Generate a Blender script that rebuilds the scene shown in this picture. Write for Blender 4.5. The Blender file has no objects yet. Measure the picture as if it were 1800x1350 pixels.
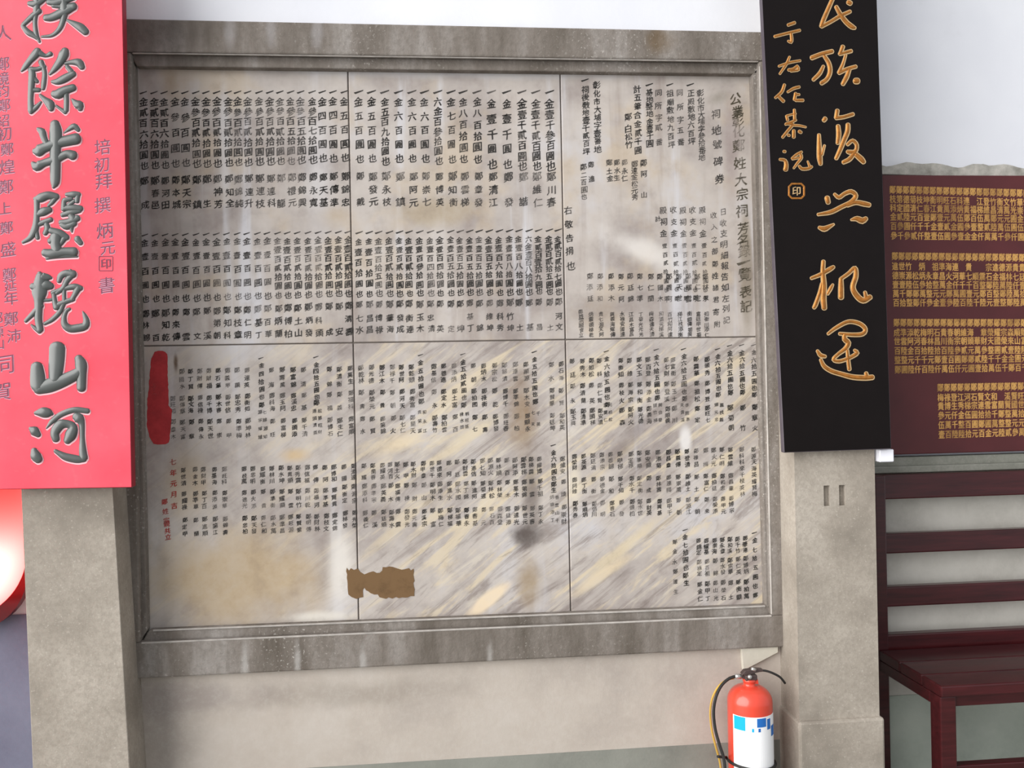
import bpy, bmesh, math, random
import numpy as np
from mathutils import Vector, Matrix

random.seed(7)
SC = bpy.context.scene
COL = SC.collection

# ------------------------------------------------------------------ camera
F_PX, CAM_D, CAM_H = 1560.0, 2.2, 1.18
CR = Vector((0.99518267, -0.09601756, -0.01980082))
CU = Vector((0.01974151, -0.00156771, 0.99980389))
CF = Vector((0.0960297, 0.99537841, -0.00033538))
CAM = Vector((0.0, -CAM_D, CAM_H))
cam_data = bpy.data.cameras.new('camera')
cam_data.sensor_width = 36.0
cam_data.lens = F_PX / 1800.0 * 36.0
cam_data.clip_start = 0.05
cam = bpy.data.objects.new('camera', cam_data)
COL.objects.link(cam)
m = Matrix.Identity(4)
for i in range(3):
    m[i][0], m[i][1], m[i][2], m[i][3] = CR[i], CU[i], -CF[i], CAM[i]
cam.matrix_world = m
SC.camera = cam

# ------------------------------------------------------------------ world, sun, exposure
world = bpy.data.worlds.new('overcast_sky')
SC.world = world
world.use_nodes = True
bg = world.node_tree.nodes['Background']
bg.inputs['Color'].default_value = (0.93, 0.96, 1.0, 1)
bg.inputs['Strength'].default_value = 0.68
sun_d = bpy.data.lights.new('sun', 'SUN')
sun_d.energy = 5.5
sun_d.angle = math.radians(70)
sun_d.color = (1.0, 0.985, 0.96)
sun = bpy.data.objects.new('sun', sun_d)
COL.objects.link(sun)
sun.location = (-4, -6, 5)
sun.rotation_euler = Vector((0.86, 0.46, -0.32)).to_track_quat('-Z', 'Y').to_euler()
SC.view_settings.view_transform = 'Standard'
SC.view_settings.look = 'None'
SC.view_settings.gamma = 1.0
SC.view_settings.use_curve_mapping = False
SC.view_settings.exposure = 0.03


# ------------------------------------------------------------------ geometry of the photograph
def ray(px, py):
    return CR * ((px - 900) / F_PX) + CU * (-(py - 675) / F_PX) + CF


class Plane:
    """A plane facing the viewer: at depth y0 on height z0, leaning towards the viewer by `lean` (dy/dz, negative = top nearer)."""
    def __init__(self, y0, z0=0.0, lean=0.0):
        self.p0 = Vector((0, y0, z0))
        self.u = Vector((1, 0, 0))
        self.v = Vector((0, lean, 1)).normalized()
        self.n = self.u.cross(self.v)          # points towards the viewer (-y)
        if self.n.y > 0:
            self.n = -self.n

    def at(self, px, py, out=0.0):
        d = ray(px, py)
        t = (self.p0 + self.n * out - CAM).dot(self.n) / d.dot(self.n)
        return CAM + d * t

    def px(self, p):                            # metres per pixel near p
        return (p - CAM).dot(CF) / F_PX


def P(px, py, y):
    return Plane(y).at(px, py)


# ------------------------------------------------------------------ scene helpers
def lin(r, g, b):
    def f(c):
        c /= 255.0
        return c / 12.92 if c <= 0.04045 else ((c + 0.055) / 1.055) ** 2.4
    return (f(r), f(g), f(b), 1.0)


def tag(o, label=None, cat=None, group=None, kind=None):
    for k, v in (('label', label), ('category', cat), ('group', group), ('kind', kind)):
        if v:
            o[k] = v
    return o


def thing(name, label, cat, loc, group=None):
    o = bpy.data.objects.new(name, None)
    o.empty_display_size = 0.05
    o.location = loc
    COL.objects.link(o)
    return tag(o, label, cat, group)


def origin_of(parent):
    v = Vector((0, 0, 0))
    while parent is not None:
        v += parent.location
        parent = parent.parent
    return v


def link_mesh(name, me, mats, parent=None, smooth=False):
    o = bpy.data.objects.new(name, me)
    for mt in (mats if isinstance(mats, (list, tuple)) else [mats]):
        me.materials.append(mt)
    if smooth:
        me.polygons.foreach_set('use_smooth', [True] * len(me.polygons))
    COL.objects.link(o)
    if parent is not None:
        o.parent = parent
        me.transform(Matrix.Translation(-origin_of(parent)))
    return o


def obj(name, bm, mats, parent=None, smooth=False):
    bmesh.ops.recalc_face_normals(bm, faces=bm.faces)
    me = bpy.data.meshes.new(name)
    bm.to_mesh(me)
    bm.free()
    return link_mesh(name, me, mats, parent, smooth)


def pyd(name, verts, faces, mats, parent=None, smooth=False, mat_idx=None):
    me = bpy.data.meshes.new(name)
    me.from_pydata([tuple(v) for v in verts], [], faces)
    o = link_mesh(name, me, mats, parent, smooth)
    if mat_idx is not None:
        me.polygons.foreach_set('material_index', mat_idx)
    me.update()
    return o


def add_prism(bm, pts, depth, bevel=0.0, seg=1):
    """pts: front outline (3D); depth: vector to the back outline."""
    depth = Vector(depth)
    a = [bm.verts.new(Vector(p)) for p in pts]
    b = [bm.verts.new(Vector(p) + depth) for p in pts]
    n = len(a)
    fs = [bm.faces.new(a), bm.faces.new(b[::-1])]
    for i in range(n):
        fs.append(bm.faces.new((a[i], b[i], b[(i + 1) % n], a[(i + 1) % n])))
    if bevel:
        es = list({e for f in fs for e in f.edges})
        bmesh.ops.bevel(bm, geom=es, offset=bevel, segments=seg, affect='EDGES', profile=0.5)


def prism(pts, depth, bevel=0.0, seg=1):
    bm = bmesh.new()
    add_prism(bm, pts, depth, bevel, seg)
    return bm


def box(x0, x1, y0, y1, z0, z1, bevel=0.0, seg=1):
    return prism([(x0, y0, z0), (x1, y0, z0), (x1, y0, z1), (x0, y0, z1)], (0, y1 - y0, 0), bevel, seg)


def add_tube(bm, pts, r, n=8):
    pts = [Vector(p) for p in pts]
    rs = r if isinstance(r, (list, tuple)) else [r] * len(pts)
    rings = []
    ref = Vector((0, 1, 0))
    for i, p in enumerate(pts):
        t = (pts[min(i + 1, len(pts) - 1)] - pts[max(i - 1, 0)]).normalized()
        a = t.cross(ref)
        if a.length < 1e-3:
            a = t.cross(Vector((1, 0, 0)))
        a.normalize()
        b = t.cross(a)
        rings.append([bm.verts.new(p + (a * math.cos(k * 2 * math.pi / n) + b * math.sin(k * 2 * math.pi / n)) * rs[i]) for k in range(n)])
    for i in range(len(rings) - 1):
        for k in range(n):
            bm.faces.new((rings[i][k], rings[i][(k + 1) % n], rings[i + 1][(k + 1) % n], rings[i + 1][k]))
    bm.faces.new(rings[0][::-1])
    bm.faces.new(rings[-1])


def add_lathe(bm, c, prof, n=40, a0=0.0, a1=2 * math.pi):
    """prof: (radius, z) pairs, turned about a vertical axis through c."""
    full = abs(a1 - a0 - 2 * math.pi) < 1e-6
    m_ = n if full else n + 1
    rings = []
    for r, z in prof:
        rings.append([bm.verts.new((c[0] + r * math.cos(a0 + (a1 - a0) * k / n), c[1] + r * math.sin(a0 + (a1 - a0) * k / n), c[2] + z)) for k in range(m_)])
    for i in range(len(rings) - 1):
        for k in range(n):
            k2 = (k + 1) % m_
            bm.faces.new((rings[i][k], rings[i][k2], rings[i + 1][k2], rings[i + 1][k]))
    if full:
        bm.faces.new(rings[0][::-1])
        bm.faces.new(rings[-1])


def catmull(pts, step):
    """Resample a polyline of tuples smoothly."""
    p = np.array(pts, float)
    if len(p) == 1:
        p = np.vstack([p, p + [[0.5, 0.5] + [0] * (p.shape[1] - 2)]])
    if len(p) == 2:
        n = max(2, int(np.linalg.norm(p[1, :2] - p[0, :2]) / step))
        return [p[0] + (p[1] - p[0]) * i / n for i in range(n + 1)]
    q = np.vstack([2 * p[0] - p[1], p, 2 * p[-1] - p[-2]])
    out = []
    for i in range(1, len(q) - 2):
        n = max(2, int(np.linalg.norm(q[i + 1, :2] - q[i, :2]) / step))
        for k in range(n):
            t = k / n
            a, b, c, d = q[i - 1], q[i], q[i + 1], q[i + 2]
            out.append(0.5 * (2 * b + (c - a) * t + (2 * a - 5 * b + 4 * c - d) * t * t + (3 * b - a - 3 * c + d) * t ** 3))
    out.append(p[-1])
    return out


# ------------------------------------------------------------------ brush strokes carved on a board
XS = (-1.0, -0.72, -0.3, 0.3, 0.72, 1.0)
HS = (0.0, 0.62, 0.95, 0.95, 0.62, 0.0)


def stroke_geo(V, Fc, plane, pts, grow=0.0, dx=0.0, dy=0.0, base=0.0, rise=0.22, hmax=0.006):
    """One brush stroke: (px, py, width px) along its path -> a rounded ridge on the plane."""
    s = catmull(pts, 3.0)
    c = [np.array([x[0] + dx, x[1] + dy]) for x in s]
    w = [max(0.8, x[2]) * 0.5 + grow for x in s]
    d0 = c[1] - c[0]
    d0 = d0 / (np.linalg.norm(d0) + 1e-9)
    d1 = c[-1] - c[-2]
    d1 = d1 / (np.linalg.norm(d1) + 1e-9)
    C, W, D = [], [], []
    for a in (85, 60, 30):
        C.append(c[0] - d0 * w[0] * 0.8 * math.sin(math.radians(a)))
        W.append(w[0] * math.cos(math.radians(a)))
        D.append(d0)
    for i in range(len(c)):
        t = c[min(i + 1, len(c) - 1)] - c[max(i - 1, 0)]
        t = t / (np.linalg.norm(t) + 1e-9)
        C.append(c[i]); W.append(w[i]); D.append(t)
    for a in (30, 60, 85):
        C.append(c[-1] + d1 * w[-1] * 0.8 * math.sin(math.radians(a)))
        W.append(w[-1] * math.cos(math.radians(a)))
        D.append(d1)
    k0 = len(V)
    nx = len(XS)
    for ci, wi, di in zip(C, W, D):
        nrm = np.array([-di[1], di[0]])
        mid = plane.at(ci[0], ci[1])
        h = min(wi * plane.px(mid) * 2 * rise, hmax)
        for x, hh in zip(XS, HS):
            q = ci + nrm * wi * x
            V.append(plane.at(q[0], q[1], base + h * hh))
    for i in range(len(C) - 1):
        for j in range(nx - 1):
            a = k0 + i * nx + j
            Fc.append((a, a + 1, a + nx + 1, a + nx))


def carved(name, plane, region, strokes, mats, parent, halo=1.3, hd=(0.8, 1.2), rise=0.22, wmul=1.0):
    """region = (offset x, offset y, zoom) the strokes were measured in; strokes: lists of (x, y, width)."""
    ox, oy, k = region
    V, Fc, MI = [], [], []
    for st in strokes:
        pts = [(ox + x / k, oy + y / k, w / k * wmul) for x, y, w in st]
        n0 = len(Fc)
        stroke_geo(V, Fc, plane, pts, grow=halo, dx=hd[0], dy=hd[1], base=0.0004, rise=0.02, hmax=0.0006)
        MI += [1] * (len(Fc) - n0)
        n0 = len(Fc)
        stroke_geo(V, Fc, plane, pts, base=0.0008, rise=rise)
        MI += [0] * (len(Fc) - n0)
    return pyd(name, V, Fc, mats, parent, smooth=True, mat_idx=MI)


# ------------------------------------------------------------------ glyphs (Blender's own built-in font)
_gl = {}
_fc = bpy.data.curves.new('glyph_source', 'FONT')
_fo = bpy.data.objects.new('glyph_source', _fc)
COL.objects.link(_fo)
_fc.resolution_u = 2


def glyph(ch, bold=0.0):
    key = (ch, bold)
    if key not in _gl:
        _fc.body = ch
        dg = bpy.context.evaluated_depsgraph_get()
        dg.update()
        ev = _fo.evaluated_get(dg)
        me = ev.to_mesh()
        v = np.array([(p.co.x - 0.5, p.co.y - 0.38) for p in me.vertices]) if len(me.vertices) else np.zeros((0, 2))
        f = [tuple(p.vertices) for p in me.polygons]
        ev.to_mesh_clear()
        _gl[key] = (v, f)
    return _gl[key]


SLANT = 0.16        # the rising horizontals of brush writing


def put_glyph(V, Fc, plane, ch, px, py, size, sx=1.0, sy=1.0, bold=0.02, out=0.0006, slant=SLANT, hand=0.0):
    v, f = glyph(ch)
    if not len(v):
        return
    o = plane.at(px, py, out)
    s = size * plane.px(o)
    # the font's thin strokes are thickened by laying the glyph down twice, a little apart
    for q, (ox, oy) in enumerate([(0, 0)] if bold <= 0 else [(-bold, -bold * 0.6), (bold, bold * 0.6)]):
        k = len(V)
        e = plane.n * (0.00003 * q)
        for a, b in v:
            if hand:            # uneven, hand-cut outline
                a += hand * math.sin(9.0 * b + px * 1.3 + 3 * a)
                b += hand * math.sin(8.0 * a + py * 1.7)
            a += ox
            V.append(o + e + plane.u * (a * sx * s) + plane.v * (((b + oy) * sy + a * slant) * s))
        for t in f:
            Fc.append(tuple(i + k for i in t))


# ------------------------------------------------------------------ node helper
class G:
    def __init__(self, name, rough=0.8, spec=0.3):
        self.m = bpy.data.materials.new(name)
        self.m.use_nodes = True
        self.t = self.m.node_tree
        self.b = self.t.nodes['Principled BSDF']
        self.b.inputs['Roughness'].default_value = rough
        self.b.inputs['Specular IOR Level'].default_value = spec
        self._pos = None

    def n(self, typ, ins=(), **props):
        nd = self.t.nodes.new(typ)
        for k, v in props.items():
            setattr(nd, k, v)
        for k, v in dict(ins).items():
            self.set(nd.inputs[k], v)
        return nd

    def set(self, sock, v):
        if isinstance(v, bpy.types.NodeSocket):
            self.t.links.new(v, sock)
        elif v is not None:
            sock.default_value = v

    def pos(self):
        if self._pos is None:
            self._pos = self.n('ShaderNodeNewGeometry').outputs['Position']
        return self._pos

    def mapped(self, rot=(0, 0, 0), scale=(1, 1, 1), loc=(0, 0, 0)):
        return self.n('ShaderNodeMapping', {'Vector': self.pos(), 'Rotation': rot, 'Scale': scale, 'Location': loc}).outputs[0]

    def noise(self, scale, detail=3.0, rough=0.55, vec=None, dist=0.0):
        return self.n('ShaderNodeTexNoise', {'Vector': vec or self.pos(), 'Scale': scale, 'Detail': detail, 'Roughness': rough, 'Distortion': dist}).outputs['Fac']

    def math(self, op, a, b=0.0, clamp=False):
        return self.n('ShaderNodeMath', {0: a, 1: b}, operation=op, use_clamp=clamp).outputs[0]

    def rng(self, v, a, b, c=0.0, d=1.0):
        return self.n('ShaderNodeMapRange', {'Value': v, 'From Min': a, 'From Max': b, 'To Min': c, 'To Max': d}, interpolation_type='SMOOTHSTEP').outputs[0]

    def ramp(self, v, stops):
        nd = self.n('ShaderNodeValToRGB', {'Fac': v})
        el = nd.color_ramp.elements
        while len(el) < len(stops):
            el.new(0.5)
        for e, (p, c) in zip(el, stops):
            e.position = p
            e.color = c
        return nd.outputs[0]

    def mix(self, f, a, b, mode='MIX'):
        nd = self.n('ShaderNodeMix', data_type='RGBA', blend_type=mode)
        self.set(nd.inputs[0], f)
        self.set(nd.inputs[6], a)
        self.set(nd.inputs[7], b)
        return nd.outputs[2]

    def bump(self, h, strength=0.3, dist=0.004):
        nd = self.n('ShaderNodeBump', {'Height': h, 'Strength': strength, 'Distance': dist})
        self.t.links.new(nd.outputs[0], self.b.inputs['Normal'])

    def stain(self, col, colour, c, r, strength=0.8, ang=0.0, wob=0.5, soft=0.6, wscale=9.0):
        """A blotch with its own shape: centre (x, z), radii (x, z), turned by ang degrees."""
        sep = self.n('ShaderNodeSeparateXYZ', {0: self.pos()})
        x = self.math('SUBTRACT', sep.outputs[0], c[0])
        z = self.math('SUBTRACT', sep.outputs[2], c[1])
        ca, sa = math.cos(math.radians(ang)), math.sin(math.radians(ang))
        u = self.math('ADD', self.math('MULTIPLY', x, ca / r[0]), self.math('MULTIPLY', z, sa / r[0]))
        v = self.math('ADD', self.math('MULTIPLY', x, -sa / r[1]), self.math('MULTIPLY', z, ca / r[1]))
        d = self.math('SQRT', self.math('ADD', self.math('MULTIPLY', u, u), self.math('MULTIPLY', v, v)))
        w = self.math('MULTIPLY', self.math('SUBTRACT', self.noise(wscale, 4.0), 0.5), wob * 2)
        f = self.rng(self.math('ADD', d, w), 1.0, 1.0 - soft, 0.0, strength)
        return self.mix(f, col, colour)

    def out(self, col, bump=None, strength=0.3, dist=0.004):
        self.set(self.b.inputs['Base Color'], col)
        if bump is not None:
            self.bump(bump, strength, dist)
        return self.m


def px2(px, py, y=0.0):
    p = P(px, py, y)
    return (p.x, p.z)


# ------------------------------------------------------------------ materials
def mat_plain(name, rgb, rough=0.6, spec=0.4, var=0.08, scale=20.0, metal=0.0, coat=0.0):
    g = G(name, rough, spec)
    c = lin(*rgb)
    dk = tuple(x * (1 - var * 2) for x in c[:3]) + (1,)
    lt = tuple(min(1, x * (1 + var)) for x in c[:3]) + (1,)
    g.b.inputs['Metallic'].default_value = metal
    g.b.inputs['Coat Weight'].default_value = coat
    nz = g.noise(scale, 4.0)
    return g.out(g.ramp(nz, [(0.3, dk), (0.7, lt)]), nz, 0.08, 0.002)


def mat_white_plaster():
    g = G('white_plaster', 0.9, 0.2)
    a = g.noise(1.6, 4.0)
    b = g.noise(9.0, 5.0)
    c = g.ramp(a, [(0.35, lin(220, 221, 228)), (0.65, lin(232, 233, 238))])
    c = g.mix(g.rng(b, 0.6, 0.8, 0, 0.25), c, lin(205, 205, 208))
    return g.out(c, g.noise(60.0, 4.0), 0.12, 0.003)


def mat_cement():
    g = G('rough_cement', 0.95, 0.15)
    a = g.noise(14.0, 6.0, 0.65)
    c = g.ramp(a, [(0.3, lin(120, 118, 110)), (0.5, lin(165, 162, 154)), (0.72, lin(205, 200, 192))])
    return g.out(c, a, 0.6, 0.012)


def mat_wall_base(name, lo, mid, hi):
    g = G(name, 0.92, 0.15)
    a = g.noise(4.5, 6.0, 0.6)
    b = g.noise(70.0, 4.0, 0.7)
    c = g.ramp(a, [(0.28, lin(*lo)), (0.5, lin(*mid)), (0.72, lin(*hi))])
    c = g.mix(g.rng(b, 0.35, 0.75, 0, 0.25), c, lin(*hi))
    return g.out(c, b, 0.25, 0.003)


def mat_lower_wall():
    g = G('washed_stone_plaster', 0.92, 0.15)
    a = g.noise(3.5, 6.0, 0.62)
    b = g.noise(80.0, 4.0, 0.7)
    c = g.ramp(a, [(0.28, lin(168, 158, 150)), (0.5, lin(186, 176, 166)), (0.72, lin(198, 190, 182))])
    c = g.stain(c, lin(142, 132, 128), px2(330, 1225), (0.28, 0.06), 0.6, 0, 0.6, 0.8)
    c = g.stain(c, lin(148, 138, 128), px2(640, 1215), (0.32, 0.05), 0.55, 0, 0.6, 0.8)
    c = g.stain(c, lin(150, 142, 136), px2(300, 1300), (0.12, 0.2), 0.5, 0, 0.6, 0.9)
    c = g.mix(g.rng(b, 0.4, 0.75, 0, 0.18), c, lin(206, 200, 192))
    return g.out(c, b, 0.2, 0.003)


def mat_granite(name='pillar_granite', base=((132, 124, 114), (158, 149, 138), (178, 169, 158)), speck=(208, 200, 188)):
    g = G(name, 0.85, 0.25)
    a = g.noise(6.0, 4.0, 0.6)
    b = g.noise(120.0, 3.0, 0.7)
    s = g.noise(210.0, 2.0, 0.6)
    c = g.ramp(a, [(0.3, lin(*base[0])), (0.5, lin(*base[1])), (0.72, lin(*base[2]))])
    c = g.mix(g.rng(b, 0.35, 0.7, 0, 0.4), c, lin(*base[0]))
    c = g.mix(g.rng(s, 0.60, 0.76, 0, 0.35), c, lin(*speck))
    return g.out(c, b, 0.25, 0.002)


def mat_frame_stone():
    g = G('weathered_frame_stone', 0.9, 0.2)
    v = g.mapped(scale=(1, 1, 0.22))
    a = g.noise(11.0, 5.0, 0.65, vec=v)
    b = g.noise(70.0, 4.0, 0.7)
    s = g.noise(150.0, 2.0, 0.6)
    big = g.noise(2.6, 3.0)
    c = g.ramp(a, [(0.28, lin(96, 88, 80)), (0.5, lin(126, 118, 111)), (0.72, lin(158, 152, 147))])
    c = g.mix(g.rng(b, 0.4, 0.7, 0, 0.35), c, lin(98, 92, 84))
    c = g.mix(g.math('MULTIPLY', g.rng(s, 0.58, 0.72, 0, 0.7), g.rng(big, 0.42, 0.68)), c, lin(196, 191, 184))
    for x in (436, 527, 640, 860):
        c = g.stain(c, lin(180, 176, 172), px2(x, 1158), (0.012, 0.07), 0.6, 0, 0.4, 0.9, 30)
    for x in (410, 480, 560):
        c = g.stain(c, lin(170, 166, 166), px2(x, 66), (0.02, 0.06), 0.45, 0, 0.5, 0.9, 20)
    c = g.stain(c, lin(104, 84, 58), px2(1150, 82), (0.05, 0.06), 0.6, 0, 0.6, 0.9, 16)
    c = g.stain(c, lin(86, 80, 74), px2(280, 60), (0.2, 0.08), 0.6, 0, 0.6, 0.9)
    return g.out(c, b, 0.45, 0.004)


def mat_marble(lower):
    g = G('veined_grey_marble' if lower else 'streaked_grey_marble', 0.62, 0.3)
    big = g.noise(3.2, 5.0, 0.6)
    fine = g.noise(16.0, 6.0, 0.65)
    c = g.ramp(big, [(0.28, lin(128, 117, 114)), (0.42, lin(158, 148, 143)), (0.56, lin(184, 175, 168)), (0.7, lin(190, 187, 190))])
    if not lower:
        # water marks running straight down
        v = g.mapped(scale=(1, 1, 0.09))
        st = g.noise(13.0, 4.0, 0.6, vec=v)
        c = g.mix(g.rng(st, 0.54, 0.68, 0, 0.75), c, lin(200, 199, 204))
        c = g.mix(g.rng(st, 0.46, 0.30, 0, 0.65), c, lin(146, 132, 124))
        c = g.mix(g.rng(g.noise(5.0, 4.0, 0.6), 0.5, 0.66, 0, 0.6), c, lin(186, 168, 144))
        c = g.stain(c, lin(128, 119, 112), px2(275, 350), (0.10, 0.42), 0.5, 0, 0.5, 0.9)
        c = g.stain(c, lin(150, 130, 102), px2(300, 150), (0.03, 0.06), 0.6, 0, 0.5, 0.9)
        c = g.stain(c, lin(165, 148, 122), px2(760, 372), (0.16, 0.05), 0.7, 0, 0.6, 0.8)
        c = g.stain(c, lin(172, 152, 126), px2(590, 380), (0.07, 0.04), 0.6, 0, 0.6, 0.8)
        c = g.stain(c, lin(216, 210, 204), px2(1125, 440), (0.16, 0.05), 0.8, -25, 0.6, 0.9)
        c = g.stain(c, lin(206, 204, 206), px2(560, 300), (0.05, 0.25), 0.5, 0, 0.4, 0.9)
        c = g.stain(c, lin(206, 204, 205), px2(395, 250), (0.018, 0.26), 0.6, 0, 0.3, 0.9)
        c = g.stain(c, lin(138, 126, 120), px2(1060, 545), (0.2, 0.05), 0.6, 0, 0.6, 0.9)
        c = g.stain(c, lin(132, 120, 102), px2(1312, 470), (0.022, 0.2), 0.75, 0, 0.3, 0.6)
        c = g.stain(c, lin(146, 130, 128), px2(1285, 260), (0.028, 0.2), 0.6, 0, 0.5, 0.8)
        c = g.stain(c, lin(130, 122, 110), px2(1262, 172), (0.045, 0.025), 0.7, 15, 0.5, 0.9)
        c = g.stain(c, lin(198, 196, 198), px2(800, 128), (0.7, 0.02), 0.6, 0, 0.6, 0.9)
    else:
        rot = (0, math.radians(-35), 0)
        v = g.n('ShaderNodeMapping', {'Vector': g.pos(), 'Rotation': rot, 'Scale': (1.1, 1, 0.17)}, vector_type='TEXTURE').outputs[0]
        vn = g.noise(3.4, 6.0, 0.62, vec=v, dist=1.2)
        side = g.rng(g.n('ShaderNodeSeparateXYZ', {0: g.pos()}).outputs[0], -0.55, 0.2, 0.3, 1.0)
        vf = g.n('ShaderNodeMapping', {'Vector': g.pos(), 'Rotation': (0, math.radians(-38), 0), 'Scale': (1.0, 1, 0.11)}, vector_type='TEXTURE').outputs[0]
        fn = g.noise(4.6, 8.0, 0.72, vec=vf, dist=0.6)
        c = g.mix(g.math('MULTIPLY', g.rng(vn, 0.50, 0.64, 0, 0.85), side), c, lin(206, 190, 162))
        c = g.mix(g.math('MULTIPLY', g.rng(vn, 0.47, 0.34, 0, 0.8), side), c, lin(134, 123, 118))
        c = g.mix(g.math('MULTIPLY', g.rng(fn, 0.47, 0.36, 0, 0.55), side), c, lin(118, 106, 100))
        c = g.mix(g.math('MULTIPLY', g.rng(fn, 0.54, 0.66, 0, 0.5), side), c, lin(212, 202, 184))
        st = g.noise(12.0, 4.0, 0.6, vec=g.mapped(scale=(1, 1, 0.08)))
        c = g.mix(g.rng(st, 0.56, 0.72, 0, 0.45), c, lin(196, 194, 198))
        tan = lin(178, 156, 124)
        c = g.stain(c, tan, px2(420, 1015), (0.28, 0.16), 0.85, 0, 0.45, 0.7)
        c = g.stain(c, tan, px2(330, 850), (0.07, 0.12), 0.6, 0, 0.5, 0.8)
        c = g.stain(c, lin(196, 166, 120), px2(520, 800), (0.05, 0.025), 0.8, 0, 0.5, 0.9)
        c = g.stain(c, lin(222, 216, 208), px2(600, 1000), (0.05, 0.14), 0.8, 0, 0.5, 0.8)
        c = g.stain(c, lin(222, 216, 206), px2(560, 1085), (0.12, 0.02), 0.8, 0, 0.4, 0.9)
        c = g.stain(c, lin(214, 196, 166), px2(700, 780), (0.10, 0.03), 0.85, 22, 0.5, 0.9)
        c = g.stain(c, lin(206, 192, 166), px2(830, 760), (0.12, 0.022), 0.7, 28, 0.5, 0.9)
        c = g.stain(c, lin(226, 206, 176), px2(858, 1055), (0.085, 0.024), 0.95, 37, 0.3, 0.5)
        c = g.stain(c, lin(138, 114, 86), px2(920, 730), (0.05, 0.15), 0.85, 0, 0.6, 0.9)
        c = g.stain(c, lin(80, 70, 66), px2(925, 940), (0.06, 0.045), 0.95, 0, 0.6, 0.8, 14)
        c = g.stain(c, lin(104, 92, 86), px2(935, 860), (0.035, 0.15), 0.8, 0, 0.6, 0.9)
        c = g.stain(c, lin(150, 130, 104), px2(930, 1020), (0.05, 0.10), 0.85, 0, 0.6, 0.9)
        c = g.stain(c, lin(206, 190, 160), px2(1100, 960), (0.16, 0.02), 0.8, 38, 0.5, 0.8)
        c = g.stain(c, lin(212, 194, 164), px2(1060, 1010), (0.13, 0.018), 0.8, 32, 0.5, 0.8)
        c = g.stain(c, lin(120, 108, 104), px2(1090, 790), (0.1, 0.03), 0.7, 42, 0.5, 0.9)
        c = g.stain(c, lin(216, 212, 210), px2(1205, 775), (0.022, 0.05), 0.9, 0, 0.3, 0.7)
        c = g.stain(c, lin(220, 208, 184), px2(1010, 850), (0.025, 0.08), 0.7, 0, 0.5, 0.8)
        c = g.stain(c, lin(86, 60, 34), px2(309, 637), (0.008, 0.03), 0.9, 0, 0.3, 0.8, 30)
    c = g.mix(g.rng(fine, 0.35, 0.75, 0, 0.22), c, lin(206, 201, 196))
    c = g.mix(g.rng(fine, 0.5, 0.25, 0, 0.25), c, lin(120, 110, 106))
    return g.out(c, fine, 0.08, 0.002)


def mat_worn_paint(name, rgb, wear=(0.35, 0.7), amax=0.95, amin=0.35, scale=10.0):
    """Paint left in the cuts of the inscription, worn off in patches."""
    g = G(name, 0.8, 0.2)
    g.set(g.b.inputs['Base Color'], lin(*rgb))
    nz = g.noise(scale, 5.0, 0.65)
    g.set(g.b.inputs['Alpha'], g.rng(nz, wear[0], wear[1], amin, amax))
    return g.m


def mat_red_paint_board():
    g = G('glossy_red_paint', 0.42, 0.45)
    a = g.noise(7.0, 4.0)
    c = g.ramp(a, [(0.3, lin(240, 68, 88)), (0.7, lin(250, 86, 104))])
    c = g.mix(g.rng(g.noise(55.0, 3.0), 0.58, 0.75, 0, 0.18), c, lin(252, 120, 130))
    return g.out(c, g.noise(90.0, 2.0), 0.05, 0.001)


def mat_wood_dark(name, rgb, rough=0.35):
    g = G(name, rough, 0.35)
    v = g.mapped(scale=(1.2, 8, 14))
    a = g.noise(6.0, 5.0, 0.6, vec=v)
    c = lin(*rgb)
    dk = tuple(x * 0.62 for x in c[:3]) + (1,)
    lt = tuple(x * 1.35 for x in c[:3]) + (1,)
    g.b.inputs['Coat Weight'].default_value = 0.22
    g.b.inputs['Coat Roughness'].default_value = 0.18
    return g.out(g.ramp(a, [(0.3, dk), (0.7, lt)]), a, 0.06, 0.002)


M = {}
M['plaster'] = mat_white_plaster()
M['cement'] = mat_cement()
M['lower_wall'] = mat_lower_wall()
M['skirting'] = mat_wall_base('grey_green_skirting', (122, 123, 116), (138, 139, 131), (152, 152, 144))
M['bay_wall'] = mat_wall_base('grey_bay_plaster', (172, 168, 160), (196, 192, 184), (212, 208, 200))
M['bay_skirting'] = mat_wall_base('green_bay_skirting', (152, 159, 149), (170, 177, 167), (182, 188, 178))
M['dado_blue'] = mat_wall_base('blue_grey_dado', (104, 106, 124), (114, 116, 134), (124, 127, 144))
M['granite'] = mat_granite()
M['frame'] = mat_frame_stone()
M['sill'] = mat_granite('sill_stone', ((112, 112, 104), (134, 134, 125), (154, 152, 144)), (180, 178, 170))
M['arris'] = mat_plain('stone_edge_highlight', (178, 172, 166), 0.9, 0.2, 0.12, 40.0)  # pale tone paints the light caught by the moulding edges
M['marble_up'] = mat_marble(False)
M['marble_low'] = mat_marble(True)
M['joint'] = mat_plain('joint_mortar', (112, 104, 98), 0.95, 0.1)
M['ink'] = mat_worn_paint('worn_black_paint', (52, 50, 48), (0.33, 0.6), 0.95, 0.5, 9.0)
M['ink_faded'] = mat_worn_paint('faded_black_paint', (70, 67, 65), (0.35, 0.62), 0.88, 0.35, 11.0)
M['ink_title'] = mat_worn_paint('title_paint', (84, 78, 64), (0.40, 0.64), 0.85, 0.15, 14.0)
M['ink_red'] = mat_worn_paint('worn_red_paint', (165, 58, 54), (0.35, 0.6), 0.9, 0.45, 22.0)
M['patch_red'] = mat_worn_paint('smeared_red_paint', (188, 62, 66), (0.3, 0.68), 0.95, 0.55, 18.0)
M['residue'] = mat_worn_paint('brown_adhesive', (118, 92, 64), (0.25, 0.5), 0.97, 0.7, 24.0)
M['red_board'] = mat_red_paint_board()
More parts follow.
